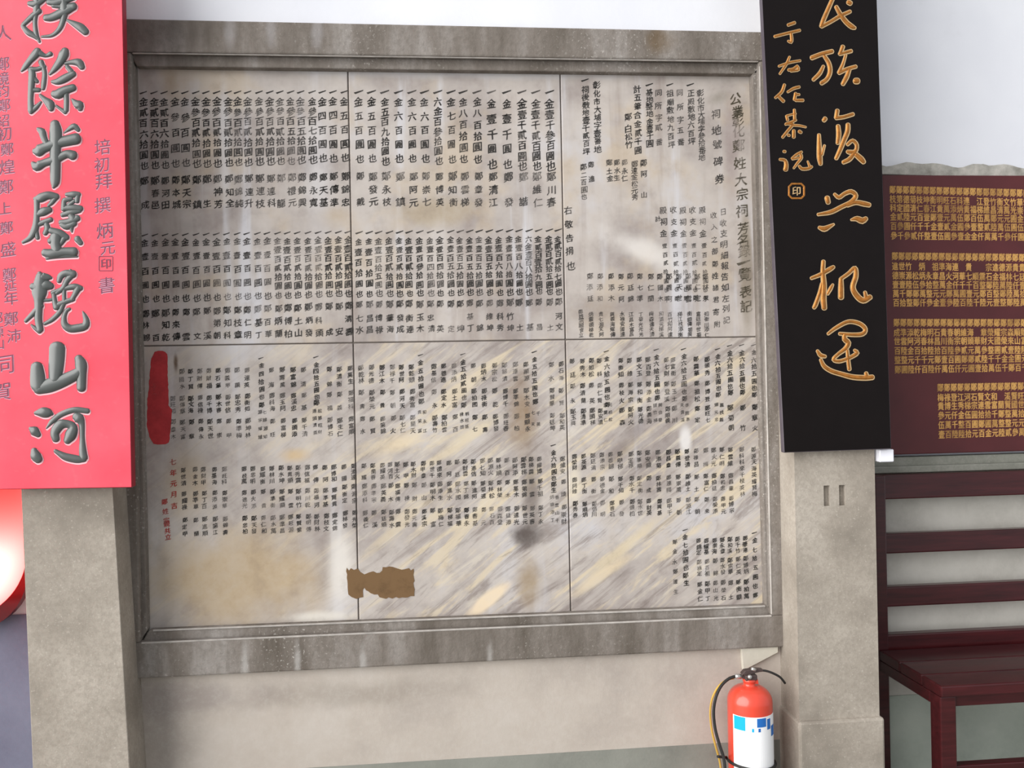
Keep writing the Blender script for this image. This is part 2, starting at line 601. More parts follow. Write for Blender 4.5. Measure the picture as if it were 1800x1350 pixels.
M['red_edge'] = mat_plain('dark_red_edge_paint', (150, 24, 44), 0.5, 0.4)
M['char_grey'] = mat_plain('grey_green_lacquer', (84, 88, 86), 0.28, 0.6, 0.05)
M['char_highlight'] = mat_plain('pink_rim_highlight', (252, 196, 204), 0.6, 0.3, 0.03)  # painted highlight along the lower right of each carved stroke
M['small_dark'] = mat_plain('dull_purple_paint', (128, 62, 84), 0.5, 0.4)
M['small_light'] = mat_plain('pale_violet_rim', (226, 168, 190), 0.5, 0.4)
M['black_board'] = mat_plain('black_lacquer', (18, 13, 13), 0.5, 0.14, 0.06)
M['black_edge'] = mat_plain('board_edge_lacquer', (84, 76, 84), 0.55, 0.4)
M['gold'] = mat_plain('gold_paint', (178, 114, 46), 0.34, 0.6, 0.16, 90.0, 0.55)
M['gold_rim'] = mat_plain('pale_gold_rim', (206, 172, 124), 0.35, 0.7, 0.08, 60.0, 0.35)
M['maroon'] = mat_plain('maroon_board_paint', (84, 33, 36), 0.5, 0.4, 0.1, 8.0)
M['gold_text'] = mat_worn_paint('faded_gold_leaf', (206, 158, 92), (0.3, 0.62), 1.0, 0.5, 13.0)
M['bench'] = mat_wood_dark('maroon_lacquered_wood', (62, 20, 23), 0.3)
M['bench_end'] = mat_wood_dark('maroon_wood_lower', (104, 44, 52), 0.3)
M['ext_red'] = mat_plain('extinguisher_red', (222, 72, 52), 0.32, 0.5, 0.04, 10.0, 0.0, 0.4)
M['label_white'] = mat_plain('label_paper', (246, 246, 248), 0.5, 0.3, 0.01)
M['label_blue'] = mat_plain('label_blue', (20, 172, 236), 0.5, 0.3, 0.02)
M['label_navy'] = mat_plain('label_darker_blue', (40, 110, 190), 0.5, 0.3, 0.02)
M['rubber'] = mat_plain('black_rubber', (38, 36, 34), 0.6, 0.4)
M['yellow'] = mat_plain('yellow_strip', (196, 158, 72), 0.6, 0.3)
M['steel'] = mat_plain('pale_metal', (196, 192, 188), 0.3, 0.6, 0.04, 20.0, 0.7)
M['dark_metal'] = mat_plain('dark_metal', (88, 74, 72), 0.45, 0.5, 0.04, 20.0, 0.4)
M['plate'] = mat_wall_base('pale_plate', (176, 172, 160), (192, 187, 174), (204, 199, 186))
M['bracket_white'] = mat_plain('white_bracket', (236, 236, 244), 0.5, 0.4, 0.02)
M['floor'] = mat_wall_base('grey_floor', (118, 118, 112), (134, 134, 127), (148, 147, 140))


# ================================================================== the setting
X0, X1, ZT = -2.4, 2.9, 3.1
YB = 0.25                                    # back of the bays left and right
z_skirt = P(1000, 1322, -0.02).z
z_frame_bot = P(780, 1168, -0.04).z
z_frame_top = P(780, 45, -0.04).z

obj('floor', box(X0, X1, -4.5, 0.6, -0.06, 0.0), M['floor'])['kind'] = 'structure'
obj('ceiling', box(X0, X1, -0.6, 0.6, ZT, ZT + 0.08), M['plaster'])['kind'] = 'structure'
xl, xr = -0.90, 1.09
obj('wall_center', box(xl, xr, -0.015, 0.34, z_frame_top - 0.02, ZT), M['plaster'])['kind'] = 'structure'
obj('wall_below', box(xl, xr, -0.02, 0.34, z_skirt, z_frame_bot), M['lower_wall'])['kind'] = 'structure'
obj('baseboard_center', box(xl, xr, -0.021, 0.34, 0.0, z_skirt), M['skirting'])['kind'] = 'structure'
# right bay
zr_ledge = P(1680, 301, YB - 0.03).z
zr_sill = P(1680, 829, YB - 0.05).z
zr_sk = P(1580, 1222, YB).z
obj('wall_right', box(1.085, X1, YB, 0.6, zr_sill - 0.05, ZT), M['plaster'])['kind'] = 'structure'
obj('wall_right_lower', box(1.085, X1, YB, 0.6, zr_sk, zr_sill - 0.02), M['bay_wall'])['kind'] = 'structure'
obj('baseboard_right', box(1.085, X1, YB - 0.003, 0.6, 0.0, zr_sk), M['bay_skirting'])['kind'] = 'structure'
# left bay
zl_d = P(30, 1080, YB).z
obj('wall_left', box(X0, -0.90, YB, 0.6, zl_d, ZT), M['plaster'])['kind'] = 'structure'
obj('baseboard_left', box(X0, -0.90, YB - 0.004, 0.6, 0.0, zl_d), M['dado_blue'])['kind'] = 'structure'


def rough_strip(name, pts_top, pts_bot, y, depth, mt):
    """A hand-trowelled strip with an uneven top edge, built with thickness."""
    a = [P(x, yy, y) for x, yy in pts_top]
    b = [P(x, yy, y) for x, yy in pts_bot]
    return obj(name, prism(a + b[::-1], (0, depth, 0), 0.0015), mt)


tops = [(1535, 291)]
for i in range(34):
    x = 1540 + i * 9
    tops.append((x, 288 + 5 * math.sin(i * 0.7) * math.sin(i * 0.23 + 1) + random.uniform(-1.5, 1.5) + (x - 1540) * 0.016))
o = rough_strip('trim_1', tops, [(1535, 306), (1690, 310), (1850, 314)], YB - 0.022, 0.022, M['cement'])
o['kind'] = 'structure'
o = obj('trim_2', box(1.085, X1, YB - 0.03, YB, zr_sill - 0.004, zr_sill + (P(1700, 800, YB - 0.03).z - zr_sill), 0.004, 2), M['sill'])
o['kind'] = 'structure'
o = obj('trim_3', box(1.085, X1, YB - 0.045, YB - 0.001, P(1700, 828, YB - 0.045).z, P(1700, 816, YB - 0.045).z, 0.003, 2), M['sill'])
o['kind'] = 'structure'

# ---------------------------------------------------------------- left pillar
YP = -0.13
p1, p2 = P(37, 870, YP), P(57, 1350, YP)
q1, q2 = P(198, 860, YP), P(228, 1350, YP)


def xat(a, b, z):
    return a.x + (b.x - a.x) * (z - a.z) / (b.z - a.z)


t = thing('stone_pillar', 'plain grey granite pillar behind the red board, at the left edge', 'pillar', ((p1.x + q1.x) / 2, YP, 0))
za = 1.35
obj('shaft', prism([(xat(p1, p2, 0), YP, 0), (xat(q1, q2, 0), YP, 0), (xat(q1, q2, za), YP, za), (xat(q1, q2, za), YP, ZT), (xat(p1, p2, za), YP, ZT), (xat(p1, p2, za), YP, za)], (0, 0.47, 0), 0.003, 2), M['granite'], t)

# ---------------------------------------------------------------- right pillar with two short upright slots
xa, xb = P(1400, 1000, YP).x, P(1541, 1000, YP).x
zpl = P(1460, 1264, YP).z
t = thing('stone_pillar', 'grey granite pillar behind the black board, with two slots and a stepped base', 'pillar', ((xa + xb) / 2, YP, 0))
gx = [xa, P(1448, 870, YP).x, P(1459, 870, YP).x, P(1475, 870, YP).x, P(1486, 870, YP).x, xb]
gz = [zpl - 0.01, P(1467, 889, YP).z, P(1467, 853, YP).z, ZT]
V, Fc = [], []


def quad(a, b, c, d):
    k = len(V)
    V.extend([a, b, c, d])
    Fc.append((k, k + 1, k + 2, k + 3))


for i in range(5):
    for j in range(3):
        if j == 1 and i in (1, 3):
            x_, X_, z_, Z_ = gx[i], gx[i + 1], gz[j], gz[j + 1]
            d = YP + 0.014
            quad((x_, d, z_), (X_, d, z_), (X_, d, Z_), (x_, d, Z_))
            quad((x_, YP, z_), (x_, d, z_), (x_, d, Z_), (x_, YP, Z_))
            quad((X_, d, z_), (X_, YP, z_), (X_, YP, Z_), (X_, d, Z_))
            quad((x_, YP, Z_), (x_, d, Z_), (X_, d, Z_), (X_, YP, Z_))
            quad((x_, d, z_), (x_, YP, z_), (X_, YP, z_), (X_, d, z_))
        else:
            quad((gx[i], YP, gz[j]), (gx[i + 1], YP, gz[j]), (gx[i + 1], YP, gz[j + 1]), (gx[i], YP, gz[j + 1]))
z_, Z_ = gz[0], ZT
quad((xa, 0.34, z_), (xa, YP, z_), (xa, YP, Z_), (xa, 0.34, Z_))
quad((xb, YP, z_), (xb, 0.34, z_), (xb, 0.34, Z_), (xb, YP, Z_))
quad((xb, 0.34, z_), (xa, 0.34, z_), (xa, 0.34, Z_), (xb, 0.34, Z_))
pyd('shaft', V, Fc, M['granite'], t)
obj('plinth', box(xa - 0.006, xb + 0.007, YP - 0.012, 0.345, 0.0, zpl, 0.006, 2), M['granite'], t)

# ================================================================== the donor tablet
TY = 0.0
tab = thing('donor_tablet', 'large grey marble donor tablet of six inscribed slabs in a stone frame', 'tablet', (0.08, 0.0, z_frame_bot))
FY, BY = -0.04, -0.022
# outer rails and inner beads of the frame


def rail(name, pts, y, label=None, bev=0.004):
    o = obj(name, prism([P(x, yy, y) for x, yy in pts], (0, 0.06 if y == FY else 0.045, 0), bev, 2), M['frame'], tab)
    if label:
        o['label'] = label
    return o


rail('frame_rail', [(205, 32), (1362, 56), (1364, 107), (207, 91)], FY, 'top rail of the stone frame')
rail('frame_rail', [(210, 1131), (1385, 1081), (1387, 1137), (212, 1195)], FY, 'bottom rail of the stone frame')
rail('frame_rail', [(210, 91), (230, 92), (246, 1130), (212, 1131)], FY)
rail('frame_rail', [(1334, 107), (1364, 107), (1388, 1082), (1356, 1083)], FY)
rail('frame_bead', [(228, 95), (1340, 111), (1330, 130), (240, 116)], BY, None, 0.003)
rail('frame_bead', [(262, 1108), (1352, 1064), (1358, 1084), (247, 1132)], BY, None, 0.003)
rail('frame_bead', [(229, 96), (237, 117), (259, 1108), (245, 1130)], BY, None, 0.003)
rail('frame_bead', [(1322, 131), (1335, 110), (1357, 1083), (1346, 1064)], BY, None, 0.003)


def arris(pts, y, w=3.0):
    """a thin added ridge, coloured pale as a moulding edge catching light"""
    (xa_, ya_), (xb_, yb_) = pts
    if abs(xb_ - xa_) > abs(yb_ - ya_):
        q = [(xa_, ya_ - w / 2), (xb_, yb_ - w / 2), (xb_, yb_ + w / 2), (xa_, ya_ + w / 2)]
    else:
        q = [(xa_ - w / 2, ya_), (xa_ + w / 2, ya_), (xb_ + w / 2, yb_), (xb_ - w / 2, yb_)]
    obj('highlight_ridge', prism([P(a, b, y) for a, b in q], (0, 0.006, 0), 0.0012), M['arris'], tab)


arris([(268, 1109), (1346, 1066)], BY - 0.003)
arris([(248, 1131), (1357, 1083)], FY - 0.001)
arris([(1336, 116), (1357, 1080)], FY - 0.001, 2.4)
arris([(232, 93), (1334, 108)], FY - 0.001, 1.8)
sx = [P(233, 600, TY).x, P(621, 604, TY).x, P(994, 597, TY).x, P(1342, 592, TY).x]
szz = [P(800, 1096, TY).z - 0.01, P(800, 600, TY).z, P(800, 112, TY).z + 0.01]
obj('backing', box(sx[0] - 0.01, sx[3] + 0.01, 0.004, 0.05, szz[0] - 0.01, szz[2] + 0.01), M['joint'], tab)
slabs = {}
names = ['left', 'middle', 'right']
g_ = 0.0014
for r in (0, 1):
    for c in range(3):
        mt = M['marble_up'] if r == 0 else M['marble_low']
        z0_, z1_ = (szz[1], szz[2]) if r == 0 else (szz[0], szz[1])
        s = obj('marble_slab', box(sx[c] + g_, sx[c + 1] - g_, 0.0, 0.03, z0_ + g_, z1_ - g_, 0.0015), mt, tab)
        s['label'] = ('upper ' if r == 0 else 'lower ') + names[c] + ' marble slab'
        slabs[(r, c)] = s

PL = Plane(TY)
POOL = '清江雲梯知衡崇七阿元永枝發維仁源春章博英錦忠傳準天基文賢德明秀金水木火土生福祿壽財旺進來成興義信和順安定國榮華富貴朝廷添丁萬千百石頭玉山川海河溪林森松柏竹梅蘭菊炳坤乾震添登科甲第連世昌耀宗顯祖光'


def nm(n=2):
    return ''.join(random.choice(POOL) for _ in range(n))


class Writing:
    def __init__(self):
        self.b = {}

    def get(self, slab, ink):
        return self.b.setdefault((slab, ink), ([], []))

    def ch(self, slab, ink, c, x, y, size, bold=0.02, sx=1.0, sy=1.0, slant=SLANT):
        if c in ' 　':
            return
        V, Fc = self.get(slab, ink)
        put_glyph(V, Fc, PL, c, x + random.uniform(-0.7, 0.7), y + random.uniform(-0.8, 0.8), size * random.uniform(0.92, 1.06), sx, sy, bold, 0.0006, slant + random.uniform(-0.07, 0.07), 0.03)

    def col(self, slab, ink, text, x, y0, y1, size, lean=0.018, bold=0.02, sx=1.0, sy=1.0):
        n = len(text)
        for i, c in enumerate(text):
            y = y0 + (y1 - y0) * (i / (n - 1) if n > 1 else 0)
            self.ch(slab, ink, c, x + (y - y0) * lean, y, size, bold, sx, sy)

    def ys(self, slab, ink, text, x, ys, size, lean=0.018, bold=0.02, sx=1.0, sy=1.0):
        for c, y in zip(text, ys):
            self.ch(slab, ink, c, x + (y - ys[0]) * lean, y, size, bold, sx, sy)

    def one(self, slab, ink, x, y, w, bold=0.03):
        """the lone rising stroke of the numeral one that opens an entry"""
        V, Fc = self.get(slab, ink)
        k = len(V)
        q = [(-0.5, 0.22), (-0.42, 0.40), (0.38, -0.20), (0.5, -0.30), (0.44, -0.06), (-0.36, 0.52)]
        for a, b in q:
            V.append(PL.at(x + a * w, y + b * w * 0.55, 0.0006))
        Fc.append((k, k + 5, k + 4, k + 1))
        Fc.append((k, k + 1, k + 2, k + 3))
        Fc.append((k + 1, k + 4, k + 3, k + 2))

    def build(self):
        for (slab, ink), (V, Fc) in self.b.items():
            o = pyd('inscription', V, Fc, M[ink], slabs[slab])
            o['kind'] = 'stuff'


W = Writing()
# ---- upper middle slab, first register
t_mid = ['金壹千參百圓也鄭川春', '金壹千貳百圓也鄭維仁', '金壹千貳百圓也鄭　諧', '金壹千圓也鄭　發', '金壹千圓也鄭清江', '金八百拾圓也鄭章發', '金八百拾圓也鄭雲梯',
         '金七百圓也鄭知衡', '六金百參拾圓也鄭博英', '金六百圓也鄭崇七', '金六百圓也鄭阿元', '金六百圓也鄭　鎮', '金五百九拾圓也鄭永枝', '金五百圓也鄭發元', '金五百圓也鄭　戴']
xm = [1650, 1540, 1430, 1310, 1190, 1075, 965, 870, 765, 660, 560, 455, 345, 240, 140]
for x, tx in zip(xm, t_mid):
    x = 600 + x / 4.5 - 0.8
    amt, name = tx[:-3], tx[-3:]
    W.one((0, 1), 'ink', x, 160.5, 17)
    big = x > 850
    y0 = 183 if big else 179
    ye = 288 if big else 279
    if len(amt) >= 7:
        ye += 4
    W.col((0, 1), 'ink', amt, x, y0, ye, 17.5 if big else 16, sy=1.05, bold=0.025)
    W.ys((0, 1), 'ink_faded', name, x + 2.8, (310, 333, 355), 17 if big else 16, bold=0.025)
# ---- upper middle slab, second register
xm2 = [1710, 1640, 1555, 1480, 1400, 1325, 1245, 1165, 1085, 1010, 935, 860, 775, 700, 615, 530, 455, 375, 290, 215, 135]
am2 = ['金貳百貳拾七圓也', '金貳百貳拾五圓也', '金貳百壹拾九圓也', '六金壹百八拾圓也', '金壹百八拾圓也', '金壹百八拾圓也', '金壹百六拾圓也', '金壹百五拾圓也', '金壹百五拾圓也', '金壹百五拾圓也', '金壹百五拾圓也',
       '金壹百五拾圓也', '金壹百四拾圓也', '金壹百四拾圓也', '金壹百參拾圓也', '金壹百貳拾圓也', '金壹百貳拾圓也', '金壹百貳拾圓也', '金壹百拾五圓也', '金壹百拾圓也', '金壹百拾圓也']
for i, (x, a) in enumerate(zip(xm2, am2)):
    x = 600 + x / 4.5
    dyy = 4.5 * (i / 20)
    W.one((0, 1), 'ink', x + 1, 403.5 + dyy, 14)
    W.col((0, 1), 'ink' if i % 5 != 3 else 'ink_faded', a, x, 420 + dyy, 512 + dyy, 13.5, bold=0.03)
    n2 = ('　' + nm(1)) if random.random() < 0.3 else nm(2)
    W.ys((0, 1), 'ink_faded', '鄭' + n2, x + 1.5, (531 + dyy, 555 + dyy, 575 + dyy), 13.5, bold=0.03)
# ---- upper left slab, first register
xl1 = [1735, 1645, 1560, 1480, 1390, 1310, 1225, 1145, 1060, 970, 890, 815, 725, 640, 560, 475, 395, 310, 230, 145]
al1 = ['金五百圓也', '金四百圓也', '金四百圓也', '金參百七拾圓也', '金參百五拾圓也', '金參百五拾圓也', '金參百貳拾圓也', '金參百貳拾圓也', '金參百貳拾圓也', '金參百貳拾圓也', '金參百貳拾圓也', '金參百貳拾圓也',
       '金參百貳拾圓也', '金參百貳拾圓也', '金參百貳拾圓也', '金參百圓也', '金參百圓也', '金貳百六拾圓也', '金貳百六拾圓也', '金貳百六拾圓也']
nl1 = ['錦忠', '傳準', '天基', '永寬', '錦興', '禮元', '　龍', '連科', '連枝', '連升', '錦純', '知全', '神芳', '　生', '　鎮', '天宗', '本城', '河田', '春邑', '　成']
for i, (x, a, n2) in enumerate(zip(xl1, al1, nl1)):
    x = 220 + x / 4.5 - 0.6
    e = i / 19
    W.one((0, 0), 'ink', x, 160.5 + e * 1.5, 14)
    ink = 'ink' if i < 4 or i > 10 else 'ink_faded'
    W.col((0, 0), ink, a, x, 178 + e * 1.5, 279 + e * 12 - (2 if len(a) < 6 else 0), 16, bold=0.025)
    W.ys((0, 0), ink, '鄭' + n2, x + 2.2, (310 + e * 8, 333 + e * 7, 355 + e * 5), 15.5, bold=0.025)
# ---- upper left slab, second register
xl2 = [1760, 1685, 1605, 1525, 1445, 1360, 1280, 1205, 1120, 1045, 960, 885, 800, 720, 640, 560, 475, 395, 315, 235, 155]
for i, x in enumerate(xl2):
    x = 220 + x / 4.5
    e = i / 20
    W.one((0, 0), 'ink', x, 407 + e * 5.5, 12.5)
    a = '金壹百貳拾圓也' if i < 8 else '金壹百圓也'
    ink = 'ink' if i > 15 or i < 3 else 'ink_faded'
    W.col((0, 0), ink, a, x, 422 + e * 5, 515 + e * 11, 14, bold=0.03)
    n2 = ('　' + nm(1)) if random.random() < 0.3 else nm(2)
    W.ys((0, 0), ink, '鄭' + n2, x + 1.5, (537 + e * 14, 561 + e * 11, 583 + e * 11), 14, bold=0.03)

# ---- upper right slab
S = (0, 2)
title = [('公', 1292, 174), ('業', 1296, 196), ('彰', 1297, 212), ('化', 1298, 230), ('鄭', 1299, 256), ('姓', 1300, 287), ('大', 1302, 315), ('宗', 1304, 341), ('祠', 1305, 371),
         ('芳', 1306, 401), ('名', 1307, 424), ('錄', 1308, 442), ('覽', 1309, 482), ('表', 1310, 512), ('記', 1311, 538)]
for c, x, y in title:
    W.ch(S, 'ink_title', c, x, y, 24, 0.02)
W.one(S, 'ink_title', 1307, 460, 25)
W.ys(S, 'ink_faded', '祠地號碑券', 1258, (201, 230, 254, 284, 315), 18, lean=0.055)
W.col(S, 'ink_faded', '彰化市大埔字參拾番地', 1231, 164, 276, 13.5, lean=0.03)
W.one(S, 'ink', 1213, 148, 14)
W.col(S, 'ink_faded', '正殿敷地六百坪', 1214, 164, 248, 13.5)
W.ys(S, 'ink_faded', '同　所字五番', 1195, (162, 175, 188, 211, 229, 250), 13)
W.one(S, 'ink', 1177, 148, 13)
W.col(S, 'ink_faded', '祖廟敷地九百坪', 1178, 164, 254, 13.5)
W.ys(S, 'ink_faded', '同　所字貳番', 1157, (162, 175, 186, 206, 224, 250), 13)
W.one(S, 'ink', 1141, 148, 14)
W.col(S, 'ink', '基地整地金壹千圓', 1141, 162, 252, 14)
W.col(S, 'ink', '計五筆合金貳千圓', 1120, 156, 264, 14.5)
W.ys(S, 'ink', '鄭白松竹', 1104, (205, 226, 241, 255), 14.5)
W.col(S, 'ink', '彰化市大埔字壹番地', 1049, 150, 262, 14)
W.one(S, 'ink', 1028, 140, 14)
W.col(S, 'ink', '祠後敷地壹千貳百坪', 1029, 157, 266, 13.5)
W.ys(S, 'ink_faded', '鄭阿山', 1131, (287, 306, 342), 13)
W.col(S, 'ink', '鄭連金松元秀', 1115, 288, 346, 12.5)
W.ys(S, 'ink_faded', '鄭永仁', 1098, (286, 300, 313), 12)
W.ys(S, 'ink_faded', '鄭水生', 1084, (286, 300, 313), 12)
W.ys(S, 'ink_faded', '鄭土金', 1071, (286, 300, 313), 12)
W.ys(S, 'ink_faded', '鄭進', 1039, (290, 314), 12.5)
W.col(S, 'ink_faded', '鄭二百圓也', 1026, 294, 346, 12)
W.ys(S, 'ink', '右敬告捐也', 998, (370, 394, 418, 441, 468), 16, lean=0.05)
W.col(S, 'ink_faded', '日收支明細報告如左列記', 1271, 373, 562, 14, lean=0.03)
W.col(S, 'ink_faded', '收入之部鄭姓諸君寄附', 1254, 378, 570, 12, lean=0.03)
for j, x in enumerate((1265, 1185, 1110, 1035, 955)):
    x = 960 + x / 4.5 - 24 / 4.5
    W.ys(S, 'ink_faded', '收支金' if j % 2 else '殿祠金', x - 1, (369, 390, 410), 13)
    W.col(S, 'ink_faded', '壹百貳拾圓也鄭', x + 2, 432, 524, 9.5, lean=0.03)
W.ys(S, 'ink_faded', '計', 1156, (384,), 11)
for j, x in enumerate((1260, 1195, 1125, 1050, 970, 900, 825, 740, 665, 590, 515, 425, 345)):
    xx = 960 + x / 4.5
    W.ys(S, 'ink_faded', '鄭' + nm(2), xx, (486, 505, 525), 11.5)
    W.col(S, 'ink_faded', nm(5), xx + 2, 552, 588, 9)
W.col(S, 'ink_faded', '鄭姓宗親會立', 1021, 548, 588, 9)

# ---- the three lower slabs: rows of small names


def trio(slab, x, ya, yb, size, ink='ink_faded', lean=0.02, y00=600):
    n2 = ('　' + nm(1)) if random.random() < 0.22 else nm(2)
    W.ys(slab, ink, '鄭' + n2, x, (ya, (ya + yb) / 2, yb), size, lean, bold=0.03)


def long_entry(slab, x, y0, y1, amt, size=10.5, note=None):
    W.one(slab, 'ink', x, y0, 10)
    W.col(slab, 'ink', amt, x + 0.5, y0 + 14, y1, size, bold=0.035)
    if note:
        for dx in (-4, 5):
            W.col(slab, 'ink_faded', nm(note[2]), x + dx + 2, note[0], note[1], 7.5, bold=0.03)


k = 4.286
for i, x in enumerate((355, 425, 490, 560, 630, 700, 770, 845, 915, 1100, 1180, 1265, 1340, 1535, 1610)):
    xx = 220 + x / k
    e = 1 - i / 16
    ink = 'ink' if i in (2, 5, 11) else 'ink_faded'
    if i:
        trio((1, 0), xx, 648 + e * 5, 674 + e * 6, 10, ink)
    trio((1, 0), xx + 1, 692 + e * 9, 715 + e * 8, 10, ink)
    trio((1, 0), xx + 2, 738 + e * 4, 761 + e * 7, 10, ink)
long_entry((1, 0), 220 + 1022 / k, 629, 712, '金四拾圓也鄭', 10.5, (724, 768, 4))
long_entry((1, 0), 220 + 1435 / k, 627, 708, '金四拾五圓也鄭', 10.5, (722, 760, 4))
for i, x in enumerate((440, 525, 590, 670, 745, 895, 960, 1035, 1105, 1175, 1240, 1300, 1370, 1435, 1505, 1570)):
    xx = 220 + x / k
    e = 1 - i / 18
    trio((1, 0), xx, 820 + e * 6, 841 + e * 8, 9.6)
    trio((1, 0), xx + 1, 860 + e * 8, 885 + e * 6, 9.6)
    trio((1, 0), xx + 2, 905 + e * 9, 926 + e * 12, 9.6, 'ink' if i in (0, 5, 6, 11) else 'ink_faded')
k = 4.5
for i, x in enumerate((70, 155, 235, 320, 400, 475, 555, 730, 805, 890, 1045, 1125, 1210, 1290, 1375, 1460, 1660, 1735)):
    xx = 600 + x / k
    sl = (1, 1) if xx > 628 else (1, 0)
    e = 1 - i / 17
    ink = 'ink' if i in (3, 5, 8) else 'ink_faded'
    trio(sl, xx, 640 + e * 7, 664 + e * 6, 10, ink)
    trio(sl, xx + 1, 686 + e * 4, 709 + e * 5, 10, ink)
    trio(sl, xx + 2, 730 + e * 7, 752 + e * 7, 10)
long_entry((1, 1), 600 + 625 / k, 623.5, 706, '金五拾圓也鄭', 10.5, (724, 757, 3))
long_entry((1, 1), 600 + 960 / k, 622, 712, '金五拾貳圓也鄭', 10.5, (728, 750, 3))
long_entry((1, 1), 600 + 1525 / k, 618, 706, '金五拾五圓也鄭', 10, (726, 746, 2))
long_entry((1, 1), 600 + 1675 / k, 782, 862, '金六拾圓也鄭生', 10, (874, 914, 4))
for i, x in enumerate((20, 95, 180, 250, 325, 385, 440, 510, 570, 645, 715, 775, 850, 915, 980, 1045, 1115, 1180, 1245, 1310, 1375, 1440, 1500, 1565, 1750)):
    xx = 600 + x / k
    sl = (1, 1) if xx > 630 else (1, 0)
    e = 1 - i / 24
    trio(sl, xx, 806 + e * 14, 828 + e * 12, 9.6)
    trio(sl, xx + 1, 846 + e * 10, 868 + e * 12, 9.6)
    trio(sl, xx + 2, 892 + e * 10, 916 + e * 8, 9.6, 'ink' if i in (9, 12, 14) else 'ink_faded')
for i, x in enumerate((205, 285, 355, 420, 590, 660, 735, 805, 950, 1005, 1185, 1270)):
    xx = 960 + x / k
    e = 1 - i / 11
    ink = 'ink' if i in (4, 5, 6, 10, 11) else 'ink_faded'
    trio((1, 2), xx, 631 + e * 4, 655 + e * 4, 10, ink)
    trio((1, 2), xx + 1, 674 + e * 4, 701 + e * 4, 10, ink)
    trio((1, 2), xx + 2, 717 + e * 6, 738 + e * 6, 10, ink)
for x, y0, y1 in ((475, 617, 712), (870, 614, 700), (1085, 613, 700), (1355, 613, 694), (1450, 607, 690), (1545, 606, 690), (1640, 606, 694)):
    long_entry((1, 2), 960 + x / k, y0, y1, '金六拾五圓也鄭', 10.5, (712, 738, 3) if x < 1400 else None)
    if x >= 1400:
        trio((1, 2), 960 + x / k + 2, 716, 752, 11, 'ink')
for i, x in enumerate((220, 295, 370, 440, 510, 585, 670, 735, 805, 885, 965, 1040, 1115, 1185, 1260, 1325, 1390, 1455)):
    xx = 960 + x / k
    e = 1 - i / 17
    trio((1, 2), xx, 790 + e * 12, 814 + e * 8, 9.6, 'ink' if i in (0, 1, 10, 11, 12) else 'ink_faded')
    trio((1, 2), xx + 1, 836 + e * 8, 858 + e * 6, 9.6)
    trio((1, 2), xx + 2, 876 + e * 10, 898 + e * 7, 9.6, 'ink' if i in (0, 1, 8, 9) else 'ink_faded')
for x in (1545, 1640):
    W.col((1, 2), 'ink_faded', '鄭' + nm(7), 960 + x / k, 790, 868, 9.6)
W.col((1, 2), 'ink_faded', '鄭金水鄭連生', 1186, 952, 1040, 9)
long_entry((1, 2), 1204, 931, 1024, '金七拾圓也鄭生', 10.5)
long_entry((1, 2), 1326, 936, 1046, '金七拾五圓也鄭', 10)
for x in (1095, 1150, 1210, 1265, 1320, 1375, 1430):
    xx = 960 + x / 4.09
    e = (1430 - x) / 335
    trio((1, 2), xx, 946 + e * 5, 967 + e * 4, 9.6, 'ink')
    trio((1, 2), xx + 1, 982 + e * 6, 1004 + e * 4, 9.6)
    trio((1, 2), xx + 2, 1022 + e * 5, 1048 + e * 4, 9.6, 'ink')
W.build()

# red painted date, red smear and brown residue on the lower left slab
V, Fc = [], []
for c, y in zip('七年元月吉', (812, 831, 850, 869, 889)):
    put_glyph(V, Fc, PL, c, 304 + (y - 812) * 0.03, y, 12, bold=0.04, out=0.0007)
for c, y in zip('鄭姓宗親共立', (882, 899, 915, 921, 933, 944)):
    put_glyph(V, Fc, PL, c, 289 + (y - 880) * 0.1, y, 11, bold=0.04, out=0.0007)
o = pyd('red_inscription', V, Fc, M['ink_red'], slabs[(1, 0)])
o['kind'] = 'stuff'


def patch(name, pts, mt, parent, rough_=1.2, th=0.0008):
    p = []
    n = len(pts)
    for i in range(n):
        a, b = pts[i], pts[(i + 1) % n]
        m_ = max(1, int(math.dist(a, b) / 5))
        for q in range(m_):
            p.append(PL.at(a[0] + (b[0] - a[0]) * q / m_ + random.uniform(-rough_, rough_), a[1] + (b[1] - a[1]) * q / m_ + random.uniform(-rough_, rough_), th))
    return obj(name, prism(p, (0, th * 0.9, 0)), mt, parent)


o = patch('red_paint_smear', [(272, 618), (286, 616), (294, 622), (295, 660), (296, 712), (302, 720), (299, 760), (297, 778), (284, 782), (270, 780), (262, 768), (258, 745), (259, 706), (263, 665), (266, 630)], M['patch_red'], slabs[(1, 0)], 0.8)
o['label'] = 'red paint smear over the date'
o = patch('adhesive_residue', [(609, 999), (614, 1002), (618, 998), (622, 1003), (630, 999), (634, 1006), (641, 1009), (648, 1007), (655, 1005), (668, 1008), (673, 997), (690, 996), (700, 1000), (710, 1002), (719, 999), (722, 1003), (727, 1000),
                               (728, 1030), (728, 1048), (712, 1050), (690, 1051), (672, 1052), (664, 1046), (652, 1043), (640, 1034), (637, 1038), (638, 1050), (626, 1053), (618, 1050), (612, 1044), (610, 1020)], M['residue'], tab, 1.3)
o['label'] = 'brown glue residue across two slabs'

